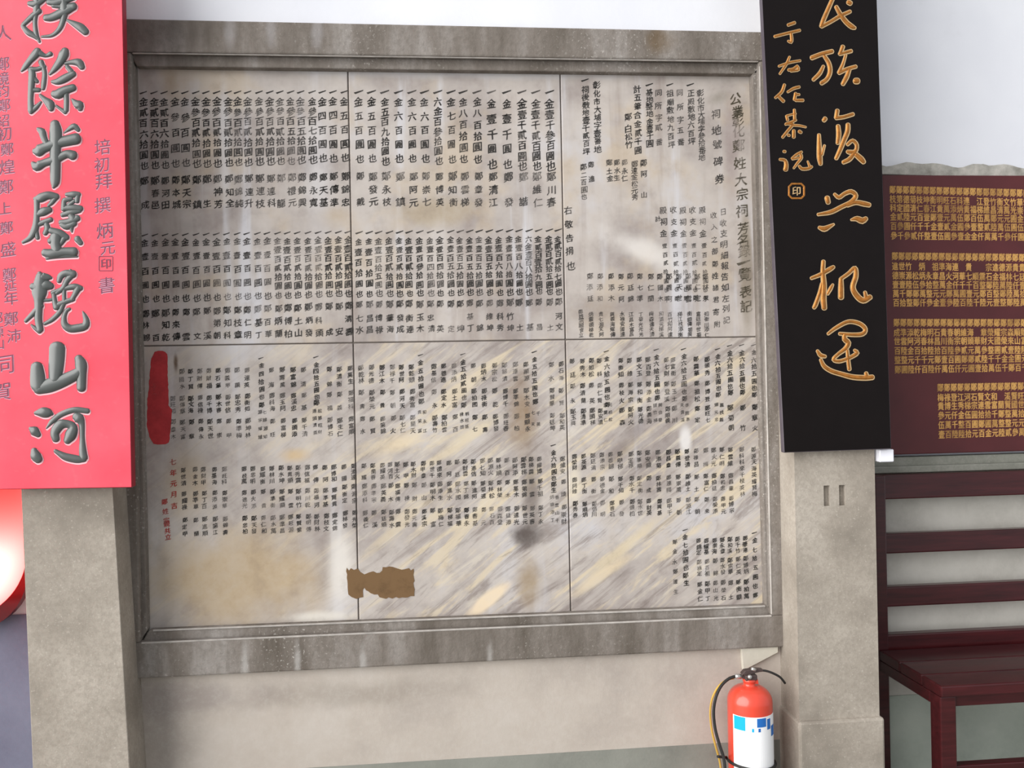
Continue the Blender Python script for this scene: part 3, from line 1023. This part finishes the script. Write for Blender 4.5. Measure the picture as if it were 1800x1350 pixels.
# ================================================================== the red couplet board
PR = Plane(-0.160, 0.95, -0.02)
bl = [(-78, 862), (232, 857), (212, -170), (-95, -170)]
tb = thing('red_couplet_board', 'tall glossy red board with large dark grey calligraphy, at the left', 'sign board', PR.at(80, 858))
front = [PR.at(x, y) for x, y in bl]
bm = prism(front, -PR.n * 0.026, 0.0015)
ob = obj('board', bm, [M['red_board'], M['red_edge']], tb)
for p in ob.data.polygons:
    if abs(p.normal.dot(PR.n)) < 0.9:
        p.material_index = 1
R1, R2, R3, R4 = (0, 0, 6.1346), (0, 200, 6.1346), (0, 420, 6.1346), (0, 620, 5.1923)
CM = [M['char_grey'], M['char_highlight']]


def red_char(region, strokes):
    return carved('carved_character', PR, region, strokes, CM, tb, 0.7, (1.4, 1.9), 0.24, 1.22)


red_char(R1, [   # support
    [(250, -90, 50), (330, -80, 60), (440, -105, 60)], [(395, -190, 60), (400, -60, 70), (392, 80, 60), (375, 230, 42), (390, 370, 45), (425, 450, 26)],
    [(310, 35, 40), (380, 40, 70), (440, 10, 60), (480, -10, 40)],
    [(420, 115, 60), (340, 180, 52), (250, 265, 42)], [(240, 275, 36), (300, 345, 52), (370, 385, 48), (415, 420, 36)],
    [(520, 20, 50), (600, 25, 70), (700, 0, 70), (790, -30, 60)], [(570, 60, 40), (680, 70, 50), (795, 70, 76)],
    [(490, 190, 60), (560, 185, 74), (690, 125, 84), (790, 75, 66)], [(660, -170, 70), (680, 0, 74), (690, 120, 80), (680, 210, 55), (640, 310, 48), (560, 380, 36), (450, 395, 22)],
    [(715, 212, 18), (800, 255, 52), (870, 295, 74), (925, 345, 66)]])
red_char(R1, [   # remain
    [(405, 545, 66), (385, 580, 78), (320, 655, 60), (270, 720, 52), (230, 765, 24)], [(420, 570, 60), (490, 600, 34), (545, 580, 48)],
    [(325, 745, 44), (345, 800, 66), (335, 950, 58), (328, 1080, 52), (335, 1190, 62)], [(330, 1205, 50), (390, 1155, 46), (440, 1100, 24)],
    [(330, 745, 44), (400, 745, 42), (480, 715, 38)], [(440, 665, 50), (470, 740, 44), (480, 800, 44), (470, 900, 48), (462, 955, 40)],
    [(350, 830, 50), (400, 880, 36)], [(345, 970, 44), (420, 970, 42)], [(430, 1025, 28), (480, 1070, 48), (540, 1125, 82), (550, 1175, 56)],
    [(702, 545, 70), (690, 580, 92), (650, 660, 78), (590, 740, 58), (535, 800, 26)], [(700, 682, 28), (780, 670, 48), (850, 675, 74), (885, 725, 56)],
    [(720, 715, 40), (770, 770, 46)], [(560, 880, 28), (620, 880, 60), (700, 845, 76), (790, 795, 62)],
    [(575, 1010, 60), (625, 1015, 92), (700, 975, 80), (790, 945, 68)], [(705, 980, 58), (715, 1080, 48), (712, 1190, 48)],
    [(705, 1210, 40), (660, 1180, 30), (605, 1140, 22)], [(775, 1070, 20), (820, 1115, 66), (855, 1135, 84), (865, 1175, 50)]])
red_char(R2, [   # half
    [(405, 160, 28), (450, 190, 66), (470, 250, 60), (500, 320, 50)], [(590, 105, 84), (600, 200, 112), (595, 400, 100), (595, 600, 95), (592, 740, 84), (575, 790, 36)],
    [(845, 175, 40), (800, 135, 56), (745, 165, 40), (690, 205, 14)], [(370, 400, 50), (410, 400, 108), (480, 365, 92), (600, 320, 92), (750, 285, 100), (825, 270, 104)],
    [(350, 530, 34), (395, 565, 92), (480, 530, 70), (600, 490, 80), (720, 435, 74), (790, 450, 88)]])
red_char(R2, [   # wall disc
    [(370, 915, 30), (430, 910, 82), (520, 880, 74), (610, 895, 62)], [(600, 900, 54), (555, 960, 44), (520, 990, 28)],
    [(395, 920, 54), (395, 1050, 50), (388, 1180, 60), (370, 1260, 68), (320, 1340, 50), (245, 1385, 30)], [(410, 1080, 58), (470, 1055, 80), (535, 1035, 58)],
    [(395, 1200, 44), (470, 1170, 48), (550, 1140, 46)], [(490, 1170, 44), (510, 1235, 56), (485, 1290, 48)], [(540, 1255, 54), (640, 1290, 74), (720, 1335, 56)],
    [(385, 1260, 50), (405, 1340, 40)],
    [(715, 870, 36), (790, 870, 60), (850, 868, 46)], [(835, 880, 50), (828, 945, 46)], [(690, 935, 48), (770, 915, 38)], [(688, 940, 44), (685, 1030, 50)], [(740, 985, 40), (800, 940, 36)],
    [(680, 1020, 50), (780, 1015, 64), (870, 1022, 56)], [(670, 1090, 44), (760, 1065, 58), (860, 1045, 42)], [(750, 1080, 50), (790, 1130, 66)],
    [(650, 1170, 44), (740, 1165, 62), (835, 1125, 62)], [(662, 1190, 46), (720, 1215, 64), (800, 1180, 60)], [(765, 1200, 64), (775, 1275, 18)],
    [(600, 1330, 110), (600, 1410, 96), (612, 1465, 90)], [(535, 1370, 54), (600, 1360, 70)], [(690, 1340, 60), (650, 1400, 50)], [(830, 1345, 60), (870, 1395, 48)],
    [(475, 1495, 66), (560, 1510, 92), (700, 1490, 82), (800, 1490, 88)], [(500, 1560, 26), (640, 1530, 50), (835, 1540, 18)]])
red_char(R3, [   # pull
    [(425, 370, 44), (440, 410, 90), (520, 415, 58), (550, 420, 28)], [(345, 510, 58), (410, 520, 94), (490, 500, 104), (550, 510, 64)],
    [(435, 400, 84), (425, 560, 140), (418, 680, 84), (412, 850, 70), (430, 980, 66)], [(428, 995, 50), (370, 955, 34), (335, 925, 16)],
    [(440, 715, 58), (360, 800, 50), (275, 885, 36)], [(450, 662, 28), (520, 660, 30), (570, 650, 28)],
    [(635, 455, 46), (655, 400, 60), (710, 370, 62), (790, 380, 74)], [(755, 335, 24), (790, 380, 50)], [(770, 395, 58), (720, 450, 54), (680, 530, 48), (610, 580, 44)],
    [(565, 580, 42), (680, 540, 40), (800, 515, 58), (870, 532, 50)], [(840, 530, 68), (805, 600, 50), (770, 660, 44)], [(578, 590, 42), (590, 680, 48), (610, 735, 68)],
    [(600, 725, 58), (700, 680, 48), (790, 650, 42)], [(690, 500, 38), (690, 600, 38), (692, 680, 38)], [(680, 700, 50), (640, 790, 48), (560, 870, 44), (480, 915, 32)],
    [(750, 755, 30), (715, 775, 40), (690, 840, 46), (695, 920, 62), (750, 965, 70), (830, 962, 74), (915, 940, 72), (930, 880, 58), (905, 810, 32), (890, 780, 10)]])
red_char(R4, [   # mountain
    [(522, -45, 122), (518, 50, 120), (510, 150, 112), (500, 240, 92)], [(335, 125, 92), (342, 210, 112), (346, 300, 112), (352, 340, 76)],
    [(350, 330, 84), (450, 300, 108), (560, 262, 100), (680, 205, 88), (730, 170, 74)], [(715, 50, 64), (738, 105, 92), (742, 200, 78), (742, 325, 70)]])
red_char(R4, [   # river
    [(320, 550, 26), (390, 545, 78), (450, 552, 66), (475, 560, 26)], [(275, 690, 28), (310, 712, 74), (350, 750, 44)], [(310, 890, 48), (325, 940, 82), (352, 975, 66)],
    [(422, 690, 12), (480, 622, 40), (560, 562, 44), (680, 522, 44), (800, 532, 42)], [(510, 790, 58), (500, 730, 70), (545, 662, 78), (610, 650, 60), (665, 680, 68), (645, 750, 90), (612, 805, 58)],
    [(690, 580, 60), (720, 600, 80), (745, 650, 48), (750, 780, 40), (755, 900, 58), (765, 960, 62)], [(770, 975, 40), (700, 972, 60), (600, 950, 58), (540, 918, 40), (502, 895, 28)]])


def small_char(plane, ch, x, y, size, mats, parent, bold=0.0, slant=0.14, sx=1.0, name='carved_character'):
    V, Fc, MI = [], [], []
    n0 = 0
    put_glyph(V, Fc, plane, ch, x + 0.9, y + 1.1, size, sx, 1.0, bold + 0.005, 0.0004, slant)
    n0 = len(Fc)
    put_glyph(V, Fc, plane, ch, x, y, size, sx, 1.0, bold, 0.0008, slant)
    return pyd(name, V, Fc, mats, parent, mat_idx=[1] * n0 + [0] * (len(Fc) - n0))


SM = [M['small_dark'], M['small_light']]
for ch, x, y, s in (('培', 180, 258, 29), ('初', 179, 289, 28), ('拜', 182, 318, 30), ('撰', 180, 360, 29), ('炳', 184, 405, 30), ('元', 189, 435, 27), ('書', 187, 501, 30)):
    small_char(PR, ch, x, y, s, SM, tb)
for ch, x, y, s in (('人', 5, 58, 30), ('鄭', 4, 112, 26), ('鏡', 3, 138, 25), ('鈞', 4, 160, 25), ('鄭', 6, 185, 25), ('紹', 5, 212, 24), ('初', 8, 235, 26), ('鄭', 12, 262, 24), ('煌', 12, 293, 28), ('鄭', 10, 328, 27),
                    ('上', 8, 366, 24), ('鄭', 11, 400, 24), ('盛', 14, 438, 28), ('鄭', 16, 482, 25), ('延', 18, 502, 22), ('年', 19, 524, 25), ('鄭', 19, 560, 26), ('沛', 24, 590, 25),
                    ('鄭', -7, 560, 24), ('源', -5, 584, 22), ('山', -3, 604, 22), ('同', 8, 640, 36), ('賀', 3, 688, 34)):
    small_char(PR, ch, x, y, s, SM, tb)


def seal(plane, x0, y0, x1, y1, wpx, mats, parent, ch, chs, rnd):
    V, Fc, MI = [], [], []
    pts = [(x0 + rnd, y0), (x1 - rnd, y0), (x1, y0 + rnd), (x1, y1 - rnd), (x1 - rnd, y1), (x0 + rnd, y1), (x0, y1 - rnd), (x0, y0 + rnd), (x0 + rnd, y0)]
    for a, b in zip(pts, pts[1:]):
        stroke_geo(V, Fc, plane, [(a[0], a[1], wpx), (b[0], b[1], wpx)], base=0.0006, rise=0.15)
    n = len(Fc)
    put_glyph(V, Fc, plane, ch, (x0 + x1) / 2, (y0 + y1) / 2, chs, bold=0.02, out=0.0008, slant=0)
    return pyd('seal_mark', V, Fc, mats, parent, mat_idx=[0] * n + [1] * (len(Fc) - n))


seal(PR, 174, 450.5, 198, 476, 1.3, [M['small_dark'], M['small_dark']], tb, '印', 19, 1)

# ================================================================== the black couplet board
PB = Plane(-0.160, 0.97, -0.028)
kb = [(1378, 796), (1567, 789), (1541, 0), (1536.5, -160), (1332, -160), (1340, 0)]
tk = thing('black_couplet_board', 'tall black lacquered board with gold cursive calligraphy, over the slotted pillar', 'sign board', PB.at(1470, 793))
ob = obj('board', prism([PB.at(x, y) for x, y in kb], -PB.n * 0.018, 0.0015), [M['black_board'], M['black_edge']], tk)
for p in ob.data.polygons:
    if abs(p.normal.dot(PB.n)) < 0.9:
        p.material_index = 1
o = obj('mounting_block', box(P(1541, 798, -0.13).x, P(1566, 798, -0.13).x, -0.145, -0.118, P(1553, 812, -0.14).z, P(1553, 790, -0.14).z, 0.002), M['bracket_white'], tk)
o['label'] = 'small white block under the board corner'
B1, B2, B3, B4 = (1320, 0, 6.1346), (1320, 200, 6.1346), (1320, 420, 6.1346), (1320, 600, 6.1346)
GM = [M['gold'], M['gold_rim']]


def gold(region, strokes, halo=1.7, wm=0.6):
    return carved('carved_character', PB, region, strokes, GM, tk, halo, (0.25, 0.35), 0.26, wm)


gold(B1, [[(770, -130, 50), (900, -150, 45), (1040, -130, 50), (1010, -60, 45), (890, -40, 40)], [(900, -60, 44), (830, 100, 52), (780, 215, 54), (757, 282, 46)], [(760, 285, 40), (860, 232, 40), (960, 172, 44), (1068, 122, 40)],
          [(918, 72, 44), (968, 160, 58), (1030, 240, 64), (1090, 288, 66), (1120, 300, 36)], [(1050, 22, 64), (1072, 34, 64)]])
gold(B1, [[(655, 622, 58), (760, 582, 56), (875, 552, 54)], [(790, 600, 40), (838, 680, 54), (852, 770, 56), (820, 850, 52), (760, 895, 54)], [(780, 712, 30), (740, 790, 48), (672, 858, 40)],
          [(990, 500, 50), (970, 556, 44), (955, 582, 36)], [(958, 582, 36), (1080, 548, 44)], [(1020, 592, 24), (990, 690, 34), (950, 782, 50)], [(950, 785, 44), (1040, 742, 44), (1130, 716, 42)],
          [(1060, 750, 44), (1030, 830, 60), (990, 905, 50)], [(1125, 872, 86), (1150, 872, 86)]])
gold(B2, [[(785, 70, 50), (800, 50, 56)], [(732, 225, 36), (735, 350, 60), (740, 470, 74), (750, 540, 46)], [(792, 340, 18), (765, 440, 28)],
          [(930, -37, 50), (918, 40, 50)], [(918, 43, 48), (1000, 33, 44), (1100, 3, 44)], [(938, 130, 50), (945, 220, 64), (935, 315, 46)],
          [(1045, 115, 56), (1040, 190, 64), (1000, 290, 60), (955, 400, 54), (918, 480, 44)], [(1040, 330, 36), (1095, 288, 44), (1140, 335, 46), (1125, 405, 50), (1060, 412, 56), (1040, 405, 40)],
          [(1130, 395, 54), (1065, 485, 58), (995, 522, 48)], [(1135, 440, 68), (1190, 490, 78), (1215, 520, 56)]])
gold(B2, [[(820, 905, 70), (832, 955, 60)], [(900, 865, 28), (948, 900, 48), (1010, 860, 48), (1080, 838, 58), (1130, 882, 58), (1080, 950, 58), (980, 1000, 54), (860, 1058, 54), (722, 1085, 28)],
          [(1040, 985, 48), (1130, 955, 58), (1220, 970, 68), (1275, 982, 56)], [(1080, 1142, 14), (1140, 1130, 68), (1200, 1152, 86), (1240, 1128, 54)], [(735, 1225, 36), (790, 1240, 74), (850, 1212, 44), (892, 1190, 14)]])
gold(B3, [[(780, 240, 48), (775, 350, 58), (785, 500, 76), (780, 640, 82), (790, 745, 70)], [(650, 422, 34), (750, 382, 48), (850, 325, 60), (890, 300, 38)], [(765, 480, 40), (738, 590, 50), (695, 710, 54), (678, 740, 40)],
          [(825, 592, 30), (860, 530, 44), (882, 490, 18)], [(970, 430, 52), (970, 520, 74), (970, 630, 78)], [(968, 430, 38), (1050, 372, 44), (1120, 312, 52), (1130, 400, 66), (1098, 520, 70), (1140, 610, 80), (1210, 662, 80), (1285, 625, 66)], [(1228, 572, 34), (1240, 620, 50)]])
gold(B3, [[(830, 1022, 28), (920, 955, 44), (1050, 892, 50), (1170, 912, 54), (1232, 970, 54), (1205, 1022, 54), (1100, 1032, 48), (955, 1020, 36)], [(1010, 1025, 50), (1010, 1080, 70), (1050, 1120, 70), (1020, 1180, 60), (940, 1242, 42), (888, 1298, 42), (950, 1318, 44), (1060, 1282, 44), (1145, 1228, 52), (1115, 1198, 28)],
          [(1038, 1200, 36), (1048, 1310, 44), (1060, 1405, 46)],
          [(715, 1204, 28), (750, 1254, 54), (800, 1266, 36)], [(752, 1300, 34), (790, 1372, 54), (870, 1424, 58), (980, 1458, 60), (1100, 1488, 68), (1230, 1496, 70), (1310, 1490, 66)], [(1240, 1446, 46), (1250, 1480, 50)]])
sg = dict(halo=1.1, wm=0.55)
gold(B1, [[(400, 268, 44), (470, 243, 46)], [(255, 392, 40), (380, 360, 40), (525, 325, 40)], [(430, 350, 38), (438, 420, 44), (432, 455, 40), (400, 440, 28)]], **sg)
gold(B1, [[(300, 712, 30), (420, 672, 34), (530, 652, 30)], [(415, 612, 30), (380, 690, 38), (310, 795, 28)], [(405, 752, 44), (455, 745, 48), (500, 710, 38)], [(500, 715, 38), (512, 752, 34), (430, 765, 30)]], **sg)
gold(B1, [[(360, 912, 40), (330, 990, 44), (262, 1052, 32)], [(300, 1042, 40), (350, 1090, 48)], [(395, 990, 28), (460, 952, 40), (520, 936, 38)], [(480, 1005, 42), (468, 1072, 44)], [(480, 1018, 38), (520, 1018, 28)], [(480, 1080, 38), (560, 1080, 44)]], **sg)
gold(B2, [[(382, 22, 34), (394, 66, 40)], [(466, -45, 36), (470, 56, 42)], [(385, 20, 26), (480, -4, 26)], [(372, 112, 32), (440, 86, 36), (485, 66, 26)], [(380, 105, 38), (450, 108, 44)], [(450, 122, 28), (520, 126, 30), (590, 142, 22)],
          [(440, 130, 40), (390, 190, 38), (340, 252, 38)], [(400, 228, 38), (415, 232, 30)], [(460, 180, 48), (460, 250, 50)], [(520, 188, 50), (540, 200, 40)]], **sg)
gold(B2, [[(352, 404, 38), (368, 406, 38)], [(310, 490, 34), (365, 500, 48), (380, 550, 68), (372, 600, 76)], [(440, 480, 24), (490, 440, 38), (545, 410, 34)], [(530, 430, 38), (545, 470, 38), (500, 530, 34), (460, 585, 22)], [(445, 488, 24), (530, 470, 28)],
          [(520, 562, 34), (550, 592, 44), (620, 588, 44), (655, 568, 34)], [(610, 510, 16), (630, 560, 34)]], **sg)
seal(PB, 1387, 323, 1413.5, 348.5, 3.2, [M['gold'], M['gold_rim']], tk, '印', 17, 5)

# ================================================================== maroon donor board in the right bay
YD = YB - 0.04
PD = Plane(YD)
xd0 = P(1556, 560, YD).x
zd0, zd1 = P(1690, 796, YD).z, P(1690, 308, YD).z
td = thing('gold_lettered_board', 'wide maroon wooden board with rows of small gold characters, above the bench', 'sign board', (xd0 + 0.6, YD, zd0))
obj('board', box(xd0, xd0 + 1.35, YD, YB - 0.002, zd0, zd1, 0.003, 2), M['maroon'], td)
rows = [[(333, 0.015), (349.5, 0.015), (365, .01), (380.6, .005), (397, 0.0), (414, -.002)],
        [(450, 0.0), (467.6, 0.0), (484, 0.0), (500, -.005), (516, -.012), (532, -.015)],
        [(567, -.01), (584.6, -.015), (600, -.018), (616.7, -.02), (633, -.025), (650, -.03)],
        [(683, -.03), (700.7, -.032), (716, -.035), (733, -.04), (750, -.042), (767, -.045)]]
DON = '金伍仟元鄭拾萬參陸貳壹百千圓整'
for bi, blk in enumerate(rows):
    V, Fc = [], []
    xs0 = (1569, 1573, 1576, 1653)[bi]
    for ri, (y, sl) in enumerate(blk):
        for ci in range(24 if bi < 3 else 17):
            x = xs0 + ci * 11.75 + ri * 0.45
            if ri == 1 and random.random() < 0.12:
                continue
            c = '鄭' if ri == 0 else (random.choice(DON) if ri > 2 else random.choice(POOL))
            put_glyph(V, Fc, PD, c, x, y + (x - 1560) * (sl + 0.012), 13.4, 0.90, 1.12, 0.035, 0.0006, 0.0)
    o = pyd('gold_inscription', V, Fc, M['gold_text'], td)
    o['kind'] = 'stuff'

# ================================================================== bench in the right bay
zs = P(1543, 1140, 0.18).z
xL = 1.241
YF = -0.135
tbn = thing('wooden_bench', 'dark maroon slatted bench below the gold-lettered board, on the right', 'bench', (xL + 0.5, 0.1, 0))
XE = xL + 1.3


def bpart(name, x0, x1, y0, y1, z0, z1, bev=0.004, mt='bench', label=None):
    o = obj(name, box(x0, x1, y0, y1, z0, z1, bev, 2), M[mt], tbn)
    if label:
        o['label'] = label
    return o


def zz(px, py, y):
    return P(px, py, y).z


YR = 0.185
xpost = P(1541, 1000, YR - 0.02).x
xin = P(1560, 1000, YR - 0.02).x
ztop = zz(1640, 832, YR)
bpart('back_post', xpost, xin, YR - 0.02, YR + 0.04, 0.0, ztop)
bpart('back_post', XE - 0.035, XE, YR - 0.02, YR + 0.04, 0.0, ztop)
for (a, b) in ((832, 875), (935, 970), (1028, 1063)):
    bpart('back_slat', xin - 0.004, XE - 0.03, YR - 0.005, YR + 0.025, zz(1640, b, YR), zz(1640, a, YR))
bpart('back_rail', xin - 0.004, XE - 0.03, YR - 0.012, YR + 0.02, zs - 0.05, zz(1640, 1110, YR))
# seat of three planks, the left ends flush
seat_t = 0.028
for y0, y1 in ((YF, YF + 0.086), (YF + 0.089, YF + 0.190), (YF + 0.193, YR - 0.022)):
    bpart('seat_plank', xL, XE + 0.02, y0, y1, zs - seat_t, zs, 0.004)
zf0 = zs - seat_t
bpart('apron', xL + 0.03, XE, YF + 0.015, YF + 0.04, zz(1740, 1243, YF), zf0 - 0.0005, 0.003)
bpart('side_rail', xL + 0.001, xL + 0.030, YF + 0.054, YR - 0.02, zf0 - 0.03, zf0 - 0.0005, 0.003)
bpart('front_leg', P(1654, 1290, YF + 0.006).x, P(1682, 1290, YF + 0.006).x, YF + 0.006, YF + 0.052, 0.0, zf0 - 0.0005, 0.003)
bpart('front_leg', XE - 0.05, XE, YF + 0.006, YF + 0.052, 0.0, zf0 - 0.0005, 0.003)
bpart('stretcher', P(1680, 1340, YF + 0.02).x, XE - 0.04, YF + 0.016, YF + 0.044, zz(1740, 1372, YF + 0.015), zz(1740, 1343, YF + 0.015), 0.003)

# ================================================================== fire extinguisher
YE = -0.105
c0 = P(1319, 1290, YE)
rE = (P(1357.5, 1290, YE).x - P(1281, 1290, YE).x) / 2 * 0.985


def ez(y):
    return P(1319, y, YE).z


te = thing('fire_extinguisher', 'red fire extinguisher with a white and blue label, standing by the right pillar', 'fire extinguisher', (c0.x, YE, 0))
prof = [(rE * 0.9, 0.004), (rE * 0.96, 0.0), (rE, 0.012)]
zsft = ez(1232)
prof += [(rE, zsft)]
zn = ez(1204)
for a in range(1, 10):
    th = a / 9 * math.pi / 2
    prof.append((rE * (0.27 + 0.73 * math.cos(th)), zsft + (zn - zsft) * math.sin(th)))
prof += [(rE * 0.26, ez(1198)), (rE * 0.30, ez(1197)), (rE * 0.30, ez(1193)), (rE * 0.2, ez(1192))]
bm = bmesh.new()
add_lathe(bm, (c0.x, YE, 0), prof, 48)
obj('cylinder', bm, M['ext_red'], te, smooth=True)


def wrap(name, r, a0, a1, z0, z1, mt, parent, lift=0.0006, n=24):
    bm = bmesh.new()
    add_lathe(bm, (c0.x, YE, 0), [(r + lift, z0), (r + lift, z1), (r + lift - 0.0004, z1), (r + lift - 0.0004, z0), (r + lift, z0)], n, math.radians(a0), math.radians(a1))
    return obj(name, bm, mt, parent, smooth=False)


lab = wrap('label_sheet', rE, 203, 346, 0.09, ez(1247), M['label_white'], te)
lab['label'] = 'white paper label'
wrap('blue_square', rE, 207, 238, ez(1271), ez(1248), M['label_blue'], lab, 0.0010, 8)
wrap('blue_square', rE, 267, 292, ez(1264), ez(1249), M['label_navy'], lab, 0.0010, 8)
wrap('blue_mark', rE, 254, 259, ez(1272), ez(1266), M['label_blue'], lab, 0.0010, 4)
wrap('blue_mark', rE, 270, 276, ez(1272), ez(1266), M['label_navy'], lab, 0.0010, 4)
wrap('blue_mark', rE, 296, 308, ez(1270), ez(1252), M['label_navy'], lab, 0.0010, 6)
wrap('blue_mark', rE, 312, 330, ez(1284), ez(1266), M['label_navy'], lab, 0.0010, 6)
bm = bmesh.new()
ring = [(c0.x + (rE + 0.004) * math.cos(a), YE + (rE + 0.004) * math.sin(a), ez(1336) - 0.004 * math.cos(a)) for a in [math.radians(d) for d in range(150, 392, 8)]]
ring = [tuple(P(1262, 1330, YE - 0.02))] + [ring[i] for i in range(2, len(ring))]
add_tube(bm, ring, 0.0034, 8)
obj('strap', bm, M['rubber'], te, smooth=True)
# valve: body, lever, grip, pin and outlet
v = obj('valve_body', box(c0.x - 0.014, c0.x + 0.016, YE - 0.014, YE + 0.014, ez(1194), ez(1184), 0.003, 2), M['dark_metal'], te)
yv = YE - 0.012


def vprism(name, pts, mt, par, th=0.02):
    return obj(name, prism([P(x, y, YE - th / 2) for x, y in pts], (0, th, 0), 0.0015, 2), M[mt], par)


vprism('lever', [(1304, 1186), (1310, 1179), (1330, 1176), (1342, 1177), (1342, 1181), (1328, 1182), (1314, 1188)], 'dark_metal', te, 0.016)
vprism('carry_grip', [(1322, 1193), (1329, 1186), (1333, 1196), (1334, 1203), (1324, 1202)], 'ext_red', te, 0.018)
bm = bmesh.new()
add_tube(bm, [P(1321, 1175, YE - 0.014), P(1328, 1178, YE - 0.014)], 0.0042, 10)
obj('safety_pin', bm, M['steel'], te, smooth=True)
bm = bmesh.new()
add_tube(bm, [P(1318, 1190, YE - 0.026), P(1318, 1190, YE - 0.013)], 0.0052, 14)
obj('pressure_gauge', bm, M['steel'], te, smooth=True)
bm = bmesh.new()
add_tube(bm, [P(1292, 1189, YE), P(1303, 1189, YE)], 0.006, 12)
ou = obj('outlet_nut', bm, M['steel'], te, smooth=True)
bm = bmesh.new()
add_tube(bm, [P(1302, 1190, YE), P(1312, 1190, YE)], 0.0035, 10)
obj('outlet_pipe', bm, M['dark_metal'], te, smooth=True)


def px_tube(name, pts, y, r, mt, par, n=8):
    s = catmull([(a, b, c) for (a, b), c in zip(pts, y)], 4)
    bm = bmesh.new()
    add_tube(bm, [P(q[0], q[1], q[2]) for q in s], r, n)
    return obj(name, bm, M[mt], par, smooth=True)


hp = [(1294, 1189), (1283, 1192), (1269, 1204), (1259, 1224), (1254.5, 1250), (1257, 1280), (1265, 1310), (1272, 1332), (1275, 1360), (1276, 1420)]
px_tube('hose', hp, [YE, YE, YE - .005, YE - .01, YE - .01, YE - .012, YE - .02, YE - .025, YE - .03, YE - .03], 0.0038, 'rubber', te)
yp = [(1290, 1192), (1276, 1196), (1262, 1208), (1252, 1228), (1248.5, 1252), (1251, 1282), (1258, 1312), (1265, 1338), (1268, 1365), (1270, 1420)]
px_tube('yellow_strip', yp, [YE + .004] * 10, 0.0026, 'yellow', te)  # thin yellow tube laid just left of the hose
px_tube('grip_cord', [(1328, 1179), (1345, 1179), (1360, 1184), (1372, 1191), (1380, 1201)], [YE, YE - .005, YE - .01, YE - .01, YE - 0.005], 0.0028, 'rubber', te)

# pale triangular plate under the frame corner
o = obj('corner_plate', prism([P(1303, 1139, -0.034), P(1368, 1137, -0.034), P(1368, 1147, -0.034), P(1307, 1179, -0.034)], (0, 0.0138, 0), 0.001), M['plate'])
tag(o, 'pale triangular plate on the wall under the tablet frame, above the extinguisher', 'plate')

# ================================================================== red lantern behind the left pillar
YL = 0.09
cL = P(-72, 988, YL)
sL = (cL - CAM).dot(CF) / F_PX
RL = 103 * sL
tl = thing('red_lantern', 'large glowing red lantern hanging half hidden behind the left pillar', 'lantern', (cL.x, YL, cL.z - RL))
g = G('red_lantern_skin', 0.3, 0.5)
g.set(g.b.inputs['Base Color'], lin(214, 30, 44))
trn = g.n('ShaderNodeBsdfTranslucent', {'Color': lin(255, 104, 104)})
mx = g.n('ShaderNodeMixShader', {0: 0.55})
g.t.links.new(g.b.outputs[0], mx.inputs[1])
g.t.links.new(trn.outputs[0], mx.inputs[2])
g.t.links.new(mx.outputs[0], g.t.nodes['Material Output'].inputs['Surface'])
M['lantern'] = g.m
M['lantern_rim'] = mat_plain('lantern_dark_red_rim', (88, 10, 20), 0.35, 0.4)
HL = 0.62
prof = []
for a in range(-58, 1, 6):
    prof.append((RL * math.cos(math.radians(a)), RL * math.sin(math.radians(a))))
for a in range(0, 61, 10):
    prof.append((RL * math.cos(math.radians(a)), HL + RL * math.sin(math.radians(a))))
bm = bmesh.new()
add_lathe(bm, (cL.x, YL, cL.z), prof, 48)
for f in [f for f in bm.faces if len(f.verts) > 4]:
    bm.faces.remove(f)
obj('shade', bm, M['lantern'], tl, smooth=True)
bm = bmesh.new()
rr = RL * math.cos(math.radians(-58)) + 0.003
add_lathe(bm, (cL.x, YL, cL.z), [(rr, -RL * 0.86), (rr, -RL * 0.84), (rr - 0.02, -RL * 0.84), (rr - 0.02, -RL * 0.9), (rr - 0.002, -RL * 0.9)], 40)
obj('bottom_ring', bm, M['lantern_rim'], tl, smooth=True)
bm = bmesh.new()
add_lathe(bm, (cL.x, YL, cL.z), [(0.08, HL + RL * 0.85), (0.08, HL + RL * 0.95), (0.02, HL + RL * 0.98)], 30)
obj('top_cap', bm, M['lantern_rim'], tl, smooth=True)
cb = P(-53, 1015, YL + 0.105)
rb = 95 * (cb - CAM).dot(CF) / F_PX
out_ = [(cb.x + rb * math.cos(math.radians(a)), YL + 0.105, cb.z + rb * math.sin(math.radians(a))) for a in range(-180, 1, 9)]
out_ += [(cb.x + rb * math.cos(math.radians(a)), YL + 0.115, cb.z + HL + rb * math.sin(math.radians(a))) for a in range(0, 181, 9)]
o = obj('shaded_edge_plate', prism(out_, (0, 0.03, 0), 0.004, 2), M['lantern_rim'], tl)  # added plate, its dark crescent stands for the lantern's shaded edge
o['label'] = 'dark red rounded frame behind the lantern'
bm = bmesh.new()
add_tube(bm, [(cL.x, YL, cL.z + HL + RL * 0.97), (cL.x, YL, ZT)], 0.004, 8)
obj('cord', bm, M['lantern_rim'], tl)
ld = bpy.data.lights.new('lantern_bulb', 'POINT')
ld.energy = 6.0
ld.color = (1.0, 0.93, 0.84)
ld.shadow_soft_size = 0.03
lo = bpy.data.objects.new('lantern_bulb', ld)
COL.objects.link(lo)
lo.location = (cL.x + 0.045, YL - 0.05, P(0, 985, YL).z)

bpy.data.objects.remove(_fo)
bpy.data.curves.remove(_fc)
